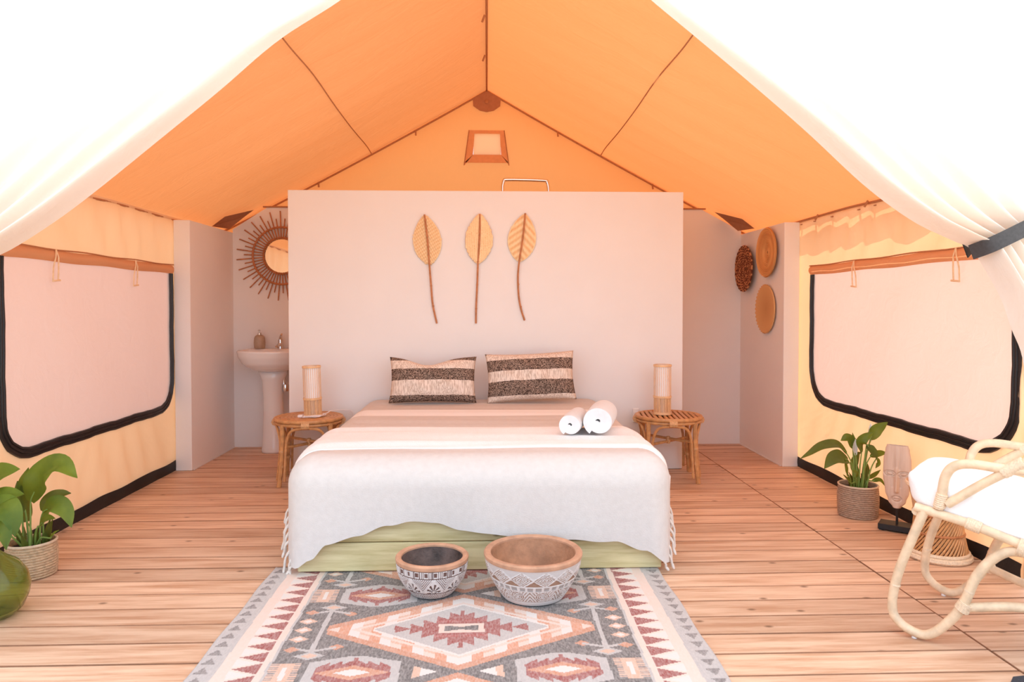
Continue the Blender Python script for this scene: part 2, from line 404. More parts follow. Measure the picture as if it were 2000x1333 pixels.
# window outline on a side wall (u along the wall, w up): square top, rounded bottom corners
def win_hit(cu, cw, ang, u0, u1, w0, w1, r):
    dx, dz = math.cos(ang), math.sin(ang); lo, hi = 0.0, 5.0
    def inside(u, w):
        if not (u0 < u < u1 and w0 < w < w1): return False
        if w < w0 + r:
            if u < u0 + r: return (u - u0 - r) ** 2 + (w - w0 - r) ** 2 < r * r
            if u > u1 - r: return (u - u1 + r) ** 2 + (w - w0 - r) ** 2 < r * r
        return True
    for _ in range(40):
        m = (lo + hi) / 2
        if inside(cu + dx * m, cw + dz * m): lo = m
        else: hi = m
    return cu + dx * lo, cw + dz * lo
def rect_hit(cu, cw, ang, u0, u1, w0, w1):
    dx, dz = math.cos(ang), math.sin(ang); t = 9e9
    if dx > 1e-9: t = min(t, (u1 - cu) / dx)
    if dx < -1e-9: t = min(t, (u0 - cu) / dx)
    if dz > 1e-9: t = min(t, (w1 - cw) / dz)
    if dz < -1e-9: t = min(t, (w0 - cw) / dz)
    return cu + dx * t, cw + dz * t
def side_wall(tagn, x, inn, u0, u1, w0, w1, r, num, label_side):
    """canvas wall in the plane x with a zipped window; inn = +1/-1 towards the inside"""
    Y0, Y1 = YF, YB; cu, cw = (u0 + u1) / 2, (w0 + w1) / 2
    angs = [2 * PI * i / 160 for i in range(160)]
    for p, q in ((Y0, 0), (Y1, 0), (Y0, EAVE + 0.012), (Y1, EAVE + 0.012), (u0, w1), (u1, w1)): angs.append(math.atan2(q - cw, p - cu) % (2 * PI))
    angs = sorted(angs); n = len(angs)
    B = [win_hit(cu, cw, a, u0, u1, w0, w1, r) for a in angs]
    O = [rect_hit(cu, cw, a, Y0, Y1, 0, EAVE + 0.012) for a in angs]
    def fold(u, w, t):
        f = math.sin(u * 21 + w * 9 + 2 * math.sin(u * 4)) * 0.013 + math.sin(u * 43 - w * 13) * 0.004
        return x + inn * (f * min(1, 4 * t * (1 - t)) )
    m = MB(); K = 9
    def fn(uu, vv):
        i = int(round(uu * n)) % n; t = vv
        u = B[i][0] + (O[i][0] - B[i][0]) * t; w = B[i][1] + (O[i][1] - B[i][1]) * t
        return (fold(u, w, t), u, w)
    m.grid(fn, n, K, cu=True)
    wall = struct('wall_' + tagn, m, M['wall_canvas'])
    # the window panel itself, taut, faintly rippled
    p = MB()
    def fp(uu, vv):
        i = int(round(uu * n)) % n
        u = cu + (B[i][0] - cu) * vv * 1.004; w = cw + (B[i][1] - cw) * vv * 1.004
        return (x - inn * 0.006 + inn * 0.006 * (1 - vv ** 2) * math.sin(u * 7 + w * 5), u, w)
    p.grid(fp, n, 10, cu=True)
    win = struct('window_%d' % num, p, M['window_canvas'])
    # zip band along sides and bottom
    path = []; pad = 0.004
    N = 200
    pts = [(u0, w1 - 0.05)] + [(u0, w1 - 0.05 - (w1 - 0.05 - w0 - r) * i / 12) for i in range(1, 13)]
    pts += [(u0 + r - r * math.cos(a), w0 + r - r * math.sin(a)) for a in [PI / 2 * i / 10 for i in range(1, 11)]]
    pts += [(u0 + r + (u1 - u0 - 2 * r) * i / 24, w0) for i in range(1, 25)]
    pts += [(u1 - r + r * math.sin(a), w0 + r - r * math.cos(a)) for a in [PI / 2 * i / 10 for i in range(1, 11)]]
    pts += [(u1, w0 + r + (w1 - 0.05 - w0 - r) * i / 12) for i in range(1, 13)]
    prof = [(-0.029, 0.0), (-0.026, 0.008), (-0.016, 0.009), (-0.013, 0.004), (-0.006, 0.004), (-0.003, 0.010), (0.003, 0.010), (0.006, 0.004), (0.013, 0.004), (0.016, 0.009), (0.026, 0.008), (0.029, 0.0)]
    z = MB(); vs = []; fs = []
    for i, (a, c) in enumerate(pts):
        a0, c0 = pts[max(0, i - 1)]; a1, c1 = pts[min(len(pts) - 1, i + 1)]
        d = Vector((a1 - a0, c1 - c0)).normalized(); nn = Vector((d.y, -d.x))
        wob = 0.0025 * math.sin(i * 0.9) + 0.0015 * math.sin(i * 2.3)
        for o_, h in prof:
            q = Vector((a, c)) + nn * (o_ + wob); vs.append((x + inn * (0.004 + h), q.x, q.y))
    P = len(prof)
    for i in range(len(pts) - 1):
        for k_ in range(P - 1): fs.append((i * P + k_, i * P + k_ + 1, (i + 1) * P + k_ + 1, (i + 1) * P + k_))
    z.add(vs, fs); obj('zipper', z, M['zip'], win)
    # rolled hem over the window and the ties hanging from it
    h = MB()
    def fh(uu, vv):
        u = u0 - 0.03 + (u1 - u0 + 0.06) * uu
        return (x + inn * (0.004 + 0.016 * math.sin(PI * vv) + 0.003 * math.sin(u * 15)), u, w1 - 0.052 + 0.062 * vv + 0.003 * math.sin(u * 9))
    h.grid(fh, 50, 7); obj('top_hem', h, M['band_canvas'], win)
    e = MB(); e.tube([(x + inn * 0.014, u0 - 0.03 + (u1 - u0 + 0.06) * i / 20, w1 + 0.012 + 0.003 * math.sin(i)) for i in range(21)], 0.004, 6)
    obj('hem_cord', e, M['rope'], win)
    for tu in ([u0 + 0.42, u0 + 1.27] if inn > 0 else [u0 + 0.40, u0 + 1.38]):
        t_ = MB()
        t_.tube([(x + inn * v, tu + a, w1 + c) for v, a, c in ((0.02, 0, 0.01), (0.03, 0.004, -0.03), (0.026, 0.01, -0.09), (0.02, 0.015, -0.15))], 0.004, 6)
        t_.tube([(x + inn * v, tu + a, w1 + c) for v, a, c in ((0.02, 0, 0.01), (0.03, -0.02, -0.03), (0.026, -0.035, -0.09), (0.02, -0.03, -0.16))], 0.004, 6)
        t_.tube([(x + inn * 0.022, tu - 0.03, w1 - 0.155), (x + inn * 0.022, tu + 0.03, w1 - 0.15)], 0.005, 6)
        obj('tie', t_, M['tie'], win)
    # black mud skirt along the foot
    s_ = MB()
    s_.grid(lambda uu, vv: (x + inn * (0.012 + 0.006 * math.sin(PI * vv) + 0.002 * math.sin(uu * 60)), Y0 + (Y1 - Y0) * uu, 0.002 + (0.075 + 0.004 * math.sin(uu * 37)) * vv), 60, 4)
    return wall, win, s_
wl, w1_, sk1 = side_wall('left', XL, 1, 3.42, 5.235, 0.475, 1.492, 0.20, 1, 'left')
wr, w2_, sk2 = side_wall('right', XR, -1, 3.055, 5.04, 0.535, 1.482, 0.24, 2, 'right')
struct('baseboard_left', sk1, M['black']); struct('baseboard_right', sk2, M['black'])

# gable canvas with vent
def poly_hit(cx, cz, ang, poly):
    dx, dz = math.cos(ang), math.sin(ang); best = None
    for (x1, z1), (x2, z2) in zip(poly, poly[1:] + poly[:1]):
        ex, ez = x2 - x1, z2 - z1; den = dx * ez - dz * ex
        if abs(den) < 1e-12: continue
        t = ((x1 - cx) * ez - (z1 - cz) * ex) / den; q = ((x1 - cx) * dz - (z1 - cz) * dx) / den
        if t > 0 and -1e-6 <= q <= 1 + 1e-6 and (best is None or t < best): best = t
    return cx + dx * best, cz + dz * best
VENT = [(-0.110, 2.712), (0.118, 2.712), (0.127, 2.527), (-0.122, 2.527)]
GAB = [(-2.3, 0.0), (2.35, 0.0), (2.35, EAVE + 0.02), (0.0, RIDGE + 0.03), (-2.3, EAVE + 0.02)]
gang = sorted([2 * PI * i / 120 for i in range(120)] + [math.atan2(z - 2.62, x) % (2 * PI) for x, z in VENT + GAB])
gI = [poly_hit(0, 2.62, a, VENT) for a in gang]; gO = [poly_hit(0, 2.62, a, GAB) for a in gang]
gb = MB()
def gab(u, v):
    i = int(round(u * len(gang))) % len(gang); x = gI[i][0] + (gO[i][0] - gI[i][0]) * v; z = gI[i][1] + (gO[i][1] - gI[i][1]) * v
    return (x, YB + 0.006 * math.sin(x * 9 + z * 4) * math.sin(PI * v), z)
gb.grid(gab, len(gang), 12, True); struct('wall_back', gb, M['gable_canvas'])
v_ = MB(); v_.grid(lambda u, v: ((-0.112 + 0.23 * u) * (1.0 + 0.05 * (1 - v)), YB - 0.022 - 0.012 * math.sin(PI * u) * (1 - v), 2.53 + 0.185 * v), 10, 8)
vent = struct('window_3', v_, M['vent_mesh'])
f_ = MB()
outer = [(-0.152, 2.742), (0.150, 2.742), (0.192, 2.445), (0.172, 2.445), (0.128, 2.515), (-0.122, 2.515), (-0.176, 2.437), (-0.196, 2.437)]
inner = [(-0.108, 2.715), (0.116, 2.715), (0.125, 2.53), (-0.120, 2.53)]
def quad(m, pts, y): m.add([(a, y, c) for a, c in pts] + [(a, y + 0.008, c) for a, c in pts], [(0, 1, 2, 3), (7, 6, 5, 4), (0, 4, 5, 1), (1, 5, 6, 2), (2, 6, 7, 3), (3, 7, 4, 0)])
quad(f_, [outer[0], outer[1], inner[1], inner[0]], YB - 0.035); quad(f_, [outer[1], outer[2], inner[2], inner[1]], YB - 0.035)
quad(f_, [outer[7], outer[0], inner[0], inner[3]], YB - 0.035); quad(f_, [(-0.192, 2.462), inner[3], inner[2], (0.190, 2.462)], YB - 0.035)
obj('vent_frame', f_, M['frame_canvas'], vent, smooth=False)
for sx in (1, -1):
    e = MB(); e.tube([(-0.155 if sx < 0 else 0.153, YB - 0.038, 2.742), (-0.198 if sx < 0 else 0.194, YB - 0.038, 2.437)], 0.004, 6); obj('vent_cord', e, M['rope'], vent)

# roof: two slopes of canvas, slightly bellied, with seams and toggles
def slope(sgn):
    m = MB()
    def fn(u, v):
        x = 2.372 * u; yy = YF + 0.03 + (YB + 0.3 - YF - 0.03) * v
        sag = 0.022 * math.sin(PI * u) * (0.6 + 0.4 * math.sin(yy * 3.1 + sgn)) + 0.006 * math.sin(yy * 19 + u * 6 + sgn)* math.sin(PI * u)
        return (sgn * x, yy, roof_z(x) + 0.018 - sag)
    m.grid(fn, 26, 60); return m
rf = struct('ceiling', slope(-1), M['roof']); r2 = obj('roof_slope', slope(1), M['roof'], rf)
def rope(name, pts, r=0.008, par=rf, n=6):
    e = MB(); e.tube(spline(pts, n), r, 7); return obj(name, e, M['rope'], par)
rope('ridge_cord', [(0, yy, RIDGE + 0.004) for yy in (3.02, 4, 5, 6.27)], 0.008)
for sgn in (-1, 1):
    rope('gable_cord', [(0, YB - 0.012, RIDGE)] + [(sgn * x, YB - 0.014, roof_z(x) - 0.004 - 0.016 * math.sin(PI * x / 2.3)) for x in (0.35, 0.7, 1.05, 1.4, 1.75, 2.05)] + [(sgn * 2.3, YB - 0.014, roof_z(2.3))], 0.008)
    rope('seam', [(sgn * 1.005, yy, roof_z(1.0) - 0.012 - 0.012 * math.sin(yy * 4)) for yy in (3.03, 3.6, 4.2, 4.8, 5.4, 6.0, 6.27)], 0.0042)
    rope('eave_cord', [(sgn * 2.296 + (0.0 if sgn < 0 else 0.035), yy, EAVE - 0.008 - 0.008 * math.sin(yy * 5)) for yy in (3.0, 3.5, 4, 4.5, 5, 5.6, 6.25)], 0.008)
    for x, yy in ((0.62, 0), (1.46, 0)):
        e = MB(); e.tube([(sgn * x, YB - 0.03, roof_z(x) - 0.015), (sgn * x + 0.004, YB - 0.034, roof_z(x) - 0.06)], 0.008, 6); obj('toggle', e, M['rope'], rf)
    for yy in (4.25, 4.9) if sgn > 0 else (4.9, 5.2):
        e = MB(); e.tube([(sgn * 2.31, yy, EAVE - 0.0), (sgn * 2.30, yy + 0.02, EAVE - 0.035)], 0.007, 6); obj('toggle', e, M['rope'], rf)
for yy in (4.62, 5.35):
    e = MB(); e.tube([(-0.012, yy, RIDGE - 0.01), (-0.03, yy + 0.02, RIDGE - 0.05)], 0.007, 6); obj('toggle', e, M['rope'], rf)
# reinforcing patches in the corners of the gable
pt = MB(); pt.prism([(0, 3.082), (0.123, 3.022), (0.118, 2.955), (0.06, 2.915), (0, 2.903), (-0.06, 2.915), (-0.118, 2.955), (-0.123, 3.022)], 0.008, 'y', YB - 0.03)
o_ = obj('ridge_patch', pt, M['patch'], rf, smooth=False)
e = MB(); e.lathe([(0.018, 0), (0.018, 0.01), (0.009, 0.014)], 12); q = obj('eyelet', e, M['rope'], o_); q.location = (0, YB - 0.03, 2.99); q.rotation_euler = (PI / 2, 0, 0)
for sgn in (-1, 1):
    pt = MB(); c0 = Vector((sgn * 2.16, 5.98, 1.90))
    pt.add([(sgn * 2.05, 6.12, 1.965), (sgn * 2.25, 5.92, 1.86), (sgn * 2.10, 5.80, 1.925), (sgn * 1.94, 6.02, 2.01), (sgn * 2.18, 6.12, 1.86)], [(0, 1, 2, 3), (0, 4, 1)])
    obj('corner_patch', pt, M['patch'], rf, smooth=False)
# overhang of the outer roof along the sunny eave: hangs a hand's width outside the wall, laced to it
ov = MB()
ov.grid(lambda u, v: (XR + 0.038 + 0.075 * v + 0.006 * math.sin(u * 31), 3.0 + 3.4 * u, EAVE - 0.02 - SL * (0.035 + 0.075 * v) + 0.004 * math.sin(u * 40) - (0.012 * math.sin(u * 23 + 1) * v)), 70, 4)
obj('eave_overhang', ov, M['patch'], rf)
for i in range(12):
    e = MB(); yy = 3.1 + 0.27 * i + 0.05 * math.sin(i * 2.2)
    e.box((XR - 0.01, yy, EAVE - 0.035), (XR + 0.06, yy + 0.022, EAVE - 0.03)); obj('lacing', e, M['patch'], rf, smooth=False)

# canopy added to block and soften the sun over the front deck, pale cloth
cp = MB(); cp.grid(lambda u, v: (-3.4 + 6.8 * u, 1.1 + (YF + 0.1 - 1.1) * v, roof_z(min(2.7, abs(-3.4 + 6.8 * u))) - 0.25 * max(0, abs(-3.4 + 6.8 * u) - 2.7) + 0.07 - 0.03 * math.sin(PI * v)), 41, 8)
struct('ceiling_sunshade', cp, M['sunshade'])

# ------------------------------------------------------------------ entrance flaps
EDGE = [(0.0, 3.07), (0.22, 2.80), (0.52, 2.478), (0.835, 2.26), (1.07, 2.063), (1.30, 1.885), (1.57, 1.685), (1.78, 1.545), (2.0, 1.425), (2.11, 1.40)]
EDGE_R = [(0.0, 3.08), (0.30, 2.79), (0.623, 2.492), (0.841, 2.313), (1.083, 2.122), (1.328, 1.93), (1.596, 1.714), (1.822, 1.573), (2.0, 1.50), (2.11, 1.462)]
def flap(sgn):
    ed = spline([(x, 0, z) for x, z in (EDGE if sgn < 0 else EDGE_R)], 6)
    L = [0.0]
    for a, b_ in zip(ed, ed[1:]): L.append(L[-1] + (b_ - a).length)
    def inner(r):
        d = r * L[-1]
        for i in range(len(ed) - 1):
            if d <= L[i + 1] + 1e-9: return ed[i].lerp(ed[i + 1], (d - L[i]) / (L[i + 1] - L[i]))
        return ed[-1]
    e0 = ed[-1]
    def fn(u, v):
        s, r = u, v
        T = Vector((2.34 * s, 0, roof_z(2.34 * s) + 0.0)); E = Vector((e0.x + 0.235 * s, 0, e0.z + 0.10 * s))
        A = Vector((0, 0, ed[0].z)); base = T.lerp(E, r); sag = inner(r) - A.lerp(e0, r)
        p = base + sag * (1 - s) ** 2
        k = r ** 1.5
        fo = 0.040 * k * math.sin(2 * PI * 5.2 * s ** 0.8 + 0.6) + 0.020 * math.sin(2 * PI * 2.1 * s + 3.2 * r) * r * (1 - 0.5 * r)
        roll = 0.06 * max(0, 1 - s / 0.05) ** 2 * (0.3 + r)
        return (sgn * p.x, YF - 0.03 - 0.12 * math.sin(PI * r * 0.95) * (1 - s) + fo + roll, p.z)
    m = MB(); m.grid(fn, 90, 60)
    # below the tie the cloth falls to the floor
    top = [fn(i / 89, 1.0) for i in range(90)]
    bot = [(0.018, 1.427), (0.10, 1.266), (0.159, 1.111), (0.218, 0.967), (0.25, 0.7), (0.27, 0.4), (0.28, 0.04)]
    bs = spline([(0, 0, e0.z)] + [(a, 0, z if sgn > 0 else z - 0.06) for a, z in bot], 5)
    def tail(u, v):
        i = v * (len(bs) - 1); k_ = int(min(i, len(bs) - 2)); q_ = bs[k_].lerp(bs[k_ + 1], i - k_)
        tx, ty, tz = top[int(round(u * 89))]
        wdt = 0.235 + 0.13 * v; x = sgn * (e0.x + q_.x + wdt * u)
        ty2 = ty + 0.03 * v * math.sin(2 * PI * 3.2 * u + 1) - 0.06 * min(1, v * 3)
        return (x, ty2, q_.z + (tz - e0.z) * (1 - v) ** 2)
    m.grid(tail, 90, 40)
    return m, e0
for sgn, nm in ((-1, 'left'), (1, 'right')):
    m, e0 = flap(sgn)
    o = obj('tent_flap', m, M['flap'], None, ang=None)
    tag(o, 'white canvas entrance flap drawn to the %s side%s' % (nm, ' and held by a black strap' if sgn > 0 else ', nearest the green glass vase'), 'tent flap')
    s_ = MB(); pts = spline([(sgn * 2.085, YF - 0.005, 1.435), (sgn * 2.11, YF - 0.10, 1.462), (sgn * 2.20, YF - 0.125, 1.512), (sgn * 2.32, YF - 0.10, 1.566), (sgn * 2.375, YF + 0.0, 1.592), (sgn * 2.30, YF + 0.07, 1.565), (sgn * 2.16, YF + 0.075, 1.49), (sgn * 2.09, YF + 0.04, 1.445)], 6)
    vs = []; n = len(pts)
    for p in pts:
        vs += [p + Vector((sgn * -0.012, 0, 0.030)), p + Vector((sgn * 0.012, 0, -0.030))]
    ctr = Vector((sgn * 2.23, YF, 1.52))
    vs += [Vector((q.x, q.y, q.z)) + (Vector((q.x - ctr.x, (q.y - ctr.y), 0)).normalized() * 0.004) for q in vs]
    N2 = 2 * n; fs = []
    for i in range(n - 1):
        fs += [(2 * i, 2 * i + 1, 2 * i + 3, 2 * i + 2), (N2 + 2 * i, N2 + 2 * i + 2, N2 + 2 * i + 3, N2 + 2 * i + 1), (2 * i, 2 * i + 2, N2 + 2 * i + 2, N2 + 2 * i), (2 * i + 1, N2 + 2 * i + 1, N2 + 2 * i + 3, 2 * i + 3)]
    s_.add(vs, fs); so = obj('strap', s_, M['strap'], o); so['label'] = 'black webbing strap'

#PART2
# ------------------------------------------------------------------ rug (woven pattern by place)
GREY, CHAR, CREAM, PEACH, ORANGE, RED, WHITE = (0.47, 0.44, 0.425), (0.155, 0.14, 0.135), (0.72, 0.56, 0.48), (0.66, 0.42, 0.31), (0.56, 0.27, 0.17), (0.32, 0.095, 0.085), (0.70, 0.64, 0.60)
RCX, RY0, RP = -0.095, 2.618, 0.626
def dia(a, b, ca, cb, ha, hb): return abs(a - ca) / ha + abs(b - cb) / hb < 1
def rug_col(x, yy):
    sx = 1 if x > RCX else -1; a = abs(x - RCX); t = yy - RY0
    v = (t + RP / 2) % RP - RP / 2; w = RP / 2 - abs(v)
    if a > 0.79:
        f = (t / 0.0626) % 1.0
        if sx > 0: f = 1 - f
        if 0.15 < f < 0.85 and abs(a - 0.838) < 0.026 * (0.85 - f) / 0.7: return mul(CHAR, 1.5)
        return GREY
    if a > 0.748: return mul(CREAM, 1.03)
    if a > 0.655:
        f = (t / 0.07825) % 1.0
        if abs(f - 0.5) < 0.46 * (0.745 - a) / 0.09: return RED
        return WHITE if abs(f - 0.5) > 0.46 * (0.775 - a) / 0.09 else mul(CREAM, 1.08)
    if a > 0.622: return mul(CREAM, 1.02) if a > 0.632 else GREY
    # panel with a red star
    if w < 0.125:
        b = a - 0.346; ab = abs(b)
        if ab < 0.155 and w < 0.112 - 0.042 * max(0, ab - 0.02) / 0.135:
            if ab > 0.132: return GREY
            if ab / 0.062 + w / 0.024 < 1: return WHITE
            if ab / 0.125 + w / 0.047 < 1: return ORANGE
            if ab < 0.008 and w < 0.098: return RED
            st = 0.088 - 0.034 * ((ab / 0.042) % 1.0) - 0.010 * int(ab / 0.042)
            if ab < 0.125 and w < st: return RED
            return GREY
        if a < 0.175:
            lim = (a - 0.012) * 0.50
            if w < lim:
                if w < lim - 0.028 and a < 0.150:
                    return PEACH if a > 0.125 else WHITE
                return CHAR
    # column of small motifs
    if 0.505 < a < 0.622:
        if w < 0.066 and a > 0.522:
            f = (t / 0.0135) % 1.0
            if (a < 0.545 or a > 0.595) and f < 0.45: return mul(CHAR, 1.6)
            if abs(a - 0.57) < 0.008 and w < 0.04: return WHITE
            return PEACH
        for c in (-0.072, 0.0, 0.072):
            if dia(a, v, 0.58, c, 0.036, 0.026): return WHITE if dia(a, v, 0.58, c, 0.018, 0.014) else PEACH
        if dia(a, abs(v), 0.585, 0.150, 0.028, 0.022): return ORANGE
    if abs(a - 0.512) < 0.009 and abs(v) < 0.172: return GREY
    if dia(a, abs(v), 0.512, 0.196, 0.055, 0.03): return PEACH if dia(a, abs(v), 0.512, 0.196, 0.03, 0.017) else GREY
    if abs(abs(v) - 0.165 + abs(a - 0.512) * 0.35) < 0.008 and abs(a - 0.512) < 0.08: return GREY
    if dia(a, abs(v), 0.432, 0.135, 0.028, 0.022): return ORANGE
    # medallion
    lim = 0.035 + (0.492 - a) * 0.272 / 0.492
    if a < 0.492 and abs(v) < lim:
        d = lim - abs(v)
        if d < 0.036: return ORANGE
        l2 = 0.012 + (0.325 - a) * 0.20 / 0.325
        if a < 0.325 and abs(v) < l2:
            if l2 - abs(v) < 0.013: return WHITE
            if a < 0.085 and abs(v) < 0.036:
                if abs(v) < 0.010 + a * 0.24 and a < 0.062 and abs(v) < 0.02: return CHAR
                return CREAM
            if 0.19 < a < 0.246 and abs(v) < 0.03 * (a - 0.185) / 0.06: return RED
            if a < 0.008 and abs(v) < 0.15: return RED
            st = 0.134 - 0.030 * int(a / 0.048) - 0.030 * (1 - (a / 0.048) % 1.0)
            if a < 0.19 and abs(v) < st: return RED if abs(abs(v) - 0.06) > 0.009 or a > 0.10 else mul(RED, 1.25)
            return GREY
        q = abs(v) + a * 0.55
        k_ = int(a / 0.041 + 40 * 0) % 3; e_ = (d - 0.036)
        if 0.045 < e_ < 0.062: return CREAM
        if k_ == 0: return WHITE
        if k_ == 2 and e_ < 0.03: return CREAM
        return mul(ORANGE, 1.12) if k_ == 1 else PEACH
    return CHAR
nx = 348; ys = [0.9 + 0.0115 * i for i in range(97)]
ys = [yy for yy in ys if yy < 2.02]; yy = ys[-1]
while yy < 3.262: yy += 0.0052; ys.append(yy)
m = MB(); X0, X1 = -0.968, 0.778
for yy in ys:
    for i in range(nx + 1):
        x = X0 + (X1 - X0) * i / nx
        m.v.append((x + 0.003 * math.sin(yy * 14), yy, 0.0085 + 0.0012 * math.sin(x * 8 + yy * 5)))
W_ = nx + 1
for r_ in range(len(ys) - 1):
    for i in range(nx): m.f.append((r_ * W_ + i, r_ * W_ + i + 1, (r_ + 1) * W_ + i + 1, (r_ + 1) * W_ + i))
# hem down to the floor
nb = len(m.v); top = len(ys) - 1
rim = [i for i in range(W_)] + [r_ * W_ + nx for r_ in range(1, top + 1)] + [top * W_ + i for i in range(nx - 1, -1, -1)] + [r_ * W_ for r_ in range(top - 1, 0, -1)]
for i in rim: p = m.v[i]; m.v.append((p[0], p[1], 0.001))
for i in range(len(rim)):
    j_ = (i + 1) % len(rim); m.f.append((rim[j_], rim[i], nb + i, nb + j_))
me = m.mesh('rug'); me.shade_smooth()
colour_faces(me, lambda c: rug_col(c.x, c.y)); me.materials.append(M['rug'])
tag(obj('rug', me, None), 'kilim rug with grey, rust and cream diamonds in front of the bed', 'rug')

# ------------------------------------------------------------------ bed
bed = thing('bed', 'double bed on a low frame of greenish pine boards against the white wall', 'bed', (-0.027, 4.19, 0))
bx, by = -0.027, 4.19
FX0, FX1, FY0, FY1 = -0.848, 0.795, 3.19, 5.19
for z0, z1, nm in ((0.012, 0.140, 0), (0.144, 0.275, 1)):
    for kind in ('front', 'left', 'right'):
        b = MB()
        if kind == 'front': b.box((FX0 - bx, FY0 - by, z0), (FX1 - bx, FY0 + 0.035 - by, z1), 0.004)
        elif kind == 'left': b.box((FX0 - bx, FY0 + 0.037 - by, z0), (FX0 + 0.035 - bx, FY1 - by, z1), 0.004)
        else: b.box((FX1 - 0.035 - bx, FY0 + 0.037 - by, z0), (FX1 + 0.006 - bx, FY1 - by, z1), 0.004)
        obj('board', b, M['pine'], bed, smooth=False)
for sx in (FX0 + 0.04, FX1 - 0.04 - 0.05):
    for yy in (FY0 + 0.04, FY1 - 0.12):
        b = MB(); b.box((sx - bx, yy - by, 0.012), (sx + 0.05 - bx, yy + 0.05 - by, 0.27), 0.003); obj('post', b, M['pine'], bed, smooth=False)
b = MB(); b.box((FX0 + 0.05 - bx, FY0 + 0.06 - by, 0.28), (FX1 - 0.05 - bx, FY1 - 0.01 - by, 0.506), 0.06)
obj('mattress', b, M['mattress'], bed)

TOPZ = 0.528
def drape(name, mat, xl, xr, yf, yb, top, hem_front, hem_side, rad, front=True, wob=1.0, res=1.0, thick=0.0, side_out=0.0, phase=0.0):
    """cloth over the mattress: flat on top, rounded over the edge, hanging to a hem of given height"""
    cr = rad; P = []
    def seg(n): return max(2, int(n * res))
    if front:
        for i in range(seg(40)): P.append((xl, yb + (yf + cr - yb) * i / seg(40), -1, 0))
        for i in range(seg(12)):
            a = PI / 2 * i / seg(12); P.append((xl + cr - cr * math.cos(a), yf + cr - cr * math.sin(a), -math.cos(a), -math.sin(a)))
        for i in range(seg(120)): P.append((xl + cr + (xr - xl - 2 * cr) * i / seg(120), yf, 0, -1))
        for i in range(seg(12)):
            a = PI / 2 * i / seg(12); P.append((xr - cr + cr * math.sin(a), yf + cr - cr * math.cos(a), math.sin(a), -math.cos(a)))
        for i in range(seg(40) + 1): P.append((xr, yf + cr + (yb - yf - cr) * i / seg(40), 1, 0))
    n = len(P); rows = []
    nt_ = 100
    hems = []
    for (x, y, nx_, ny_) in P:
        hf = lerp_tab(hem_front, x); hs = lerp_tab(hem_side, y)
        k_ = min(1, max(0, (y - yf) / 0.14)); hems.append(hf * (1 - k_) + hs * k_)
    def pt(i, t, side=False):
        x, y, nx_, ny_ = P[i]; hem = hems[i]
        t = 0.4 * t / 0.7 if t < 0.7 else 0.4 + (t - 0.7) * 2.0
        if side: q = (max(xl + cr, min(xr - cr, x)), y - ny_ * rad)
        else: q = (max(xl + cr, min(xr - cr, x)), yb)
        ed = (x - nx_ * rad, y - ny_ * rad)
        if t < 0.4:
            f = t / 0.4; px, py = q[0] + (ed[0] - q[0]) * f, q[1] + (ed[1] - q[1]) * f; pz = top
            pz += 0.004 * wob * math.sin(px * 3 + py * 17 + phase) + 0.003 * wob * math.sin(py * 41 + px * 2.3)
        elif t < 0.55:
            a = PI / 2 * (t - 0.4) / 0.15
            px, py, pz = ed[0] + nx_ * rad * math.sin(a), ed[1] + ny_ * rad * math.sin(a), top - rad * (1 - math.cos(a))
            fade = 1 - (t - 0.4) / 0.15
            pz += fade * (0.004 * wob * math.sin(px * 3 + py * 17 + phase) + 0.003 * wob * math.sin(py * 41 + px * 2.3))
        else:
            f = (t - 0.55) / 0.45; pz = top - rad + (hem - top + rad) * f
            drop = (top - rad - pz)
            u = x * 7 if abs(ny_) > abs(nx_) else y * 9
            o_ = wob * (0.010 * math.sin(u + phase) + 0.006 * math.sin(2.3 * u + 1)) * f + side_out * f
            o_ += 0.05 * drop * (abs(nx_ * ny_) * 2)
            px, py = x + nx_ * o_, y + ny_ * o_
            pz += 0.002 * math.sin(u * 5)
        return (px, py, pz)
    m = MB(); ia = min(i for i in range(n) if abs(P[i][0] - xl) > 1e-6 and abs(P[i][2]) <= 0.72); ib = max(i for i in range(n) if abs(P[i][0] - xr) > 1e-6 and abs(P[i][2]) <= 0.72)
    for i0, i1, sd in ((0, ia, True), (ia, ib, False), (ib, n - 1, True)):
        m.grid(lambda u, v: pt(i0 + int(round(u * (i1 - i0))), v, sd), i1 - i0 + 1, nt_)
    o = obj(name, m, mat, None, ang=None)
    bm = bmesh.new(); bm.from_mesh(o.data); bmesh.ops.remove_doubles(bm, verts=bm.verts[:], dist=0.0004); bmesh.ops.recalc_face_normals(bm, faces=bm.faces[:]); bm.to_mesh(o.data); bm.free(); o.data.shade_smooth()
    if thick:
        sm = o.modifiers.new('thickness', 'SOLIDIFY'); sm.thickness = thick; sm.offset = -1 if True else 1
    return o, P, pt
hemF = [(-0.90, 0.045), (-0.842, 0.042), (-0.78, 0.085), (-0.707, 0.150), (-0.571, 0.188), (-0.435, 0.232), (-0.345, 0.247), (-0.231, 0.241), (-0.117, 0.203), (0.112, 0.180), (0.342, 0.161), (0.573, 0.145), (0.712, 0.104), (0.829, 0.030), (0.86, 0.03)]
hemS = [(3.15, 0.03), (3.22, 0.12), (3.30, 0.24), (3.45, 0.33), (3.8, 0.36), (5.2, 0.34)]
spread, PP, ptf = drape('bedspread', M['spread'], -0.905, 0.850, 3.145, 5.16, TOPZ, hemF, hemS, 0.13, wob=0.6)
tag(spread, 'beige linen bedspread with white stripe hanging over the foot of the bed', 'bedspread')
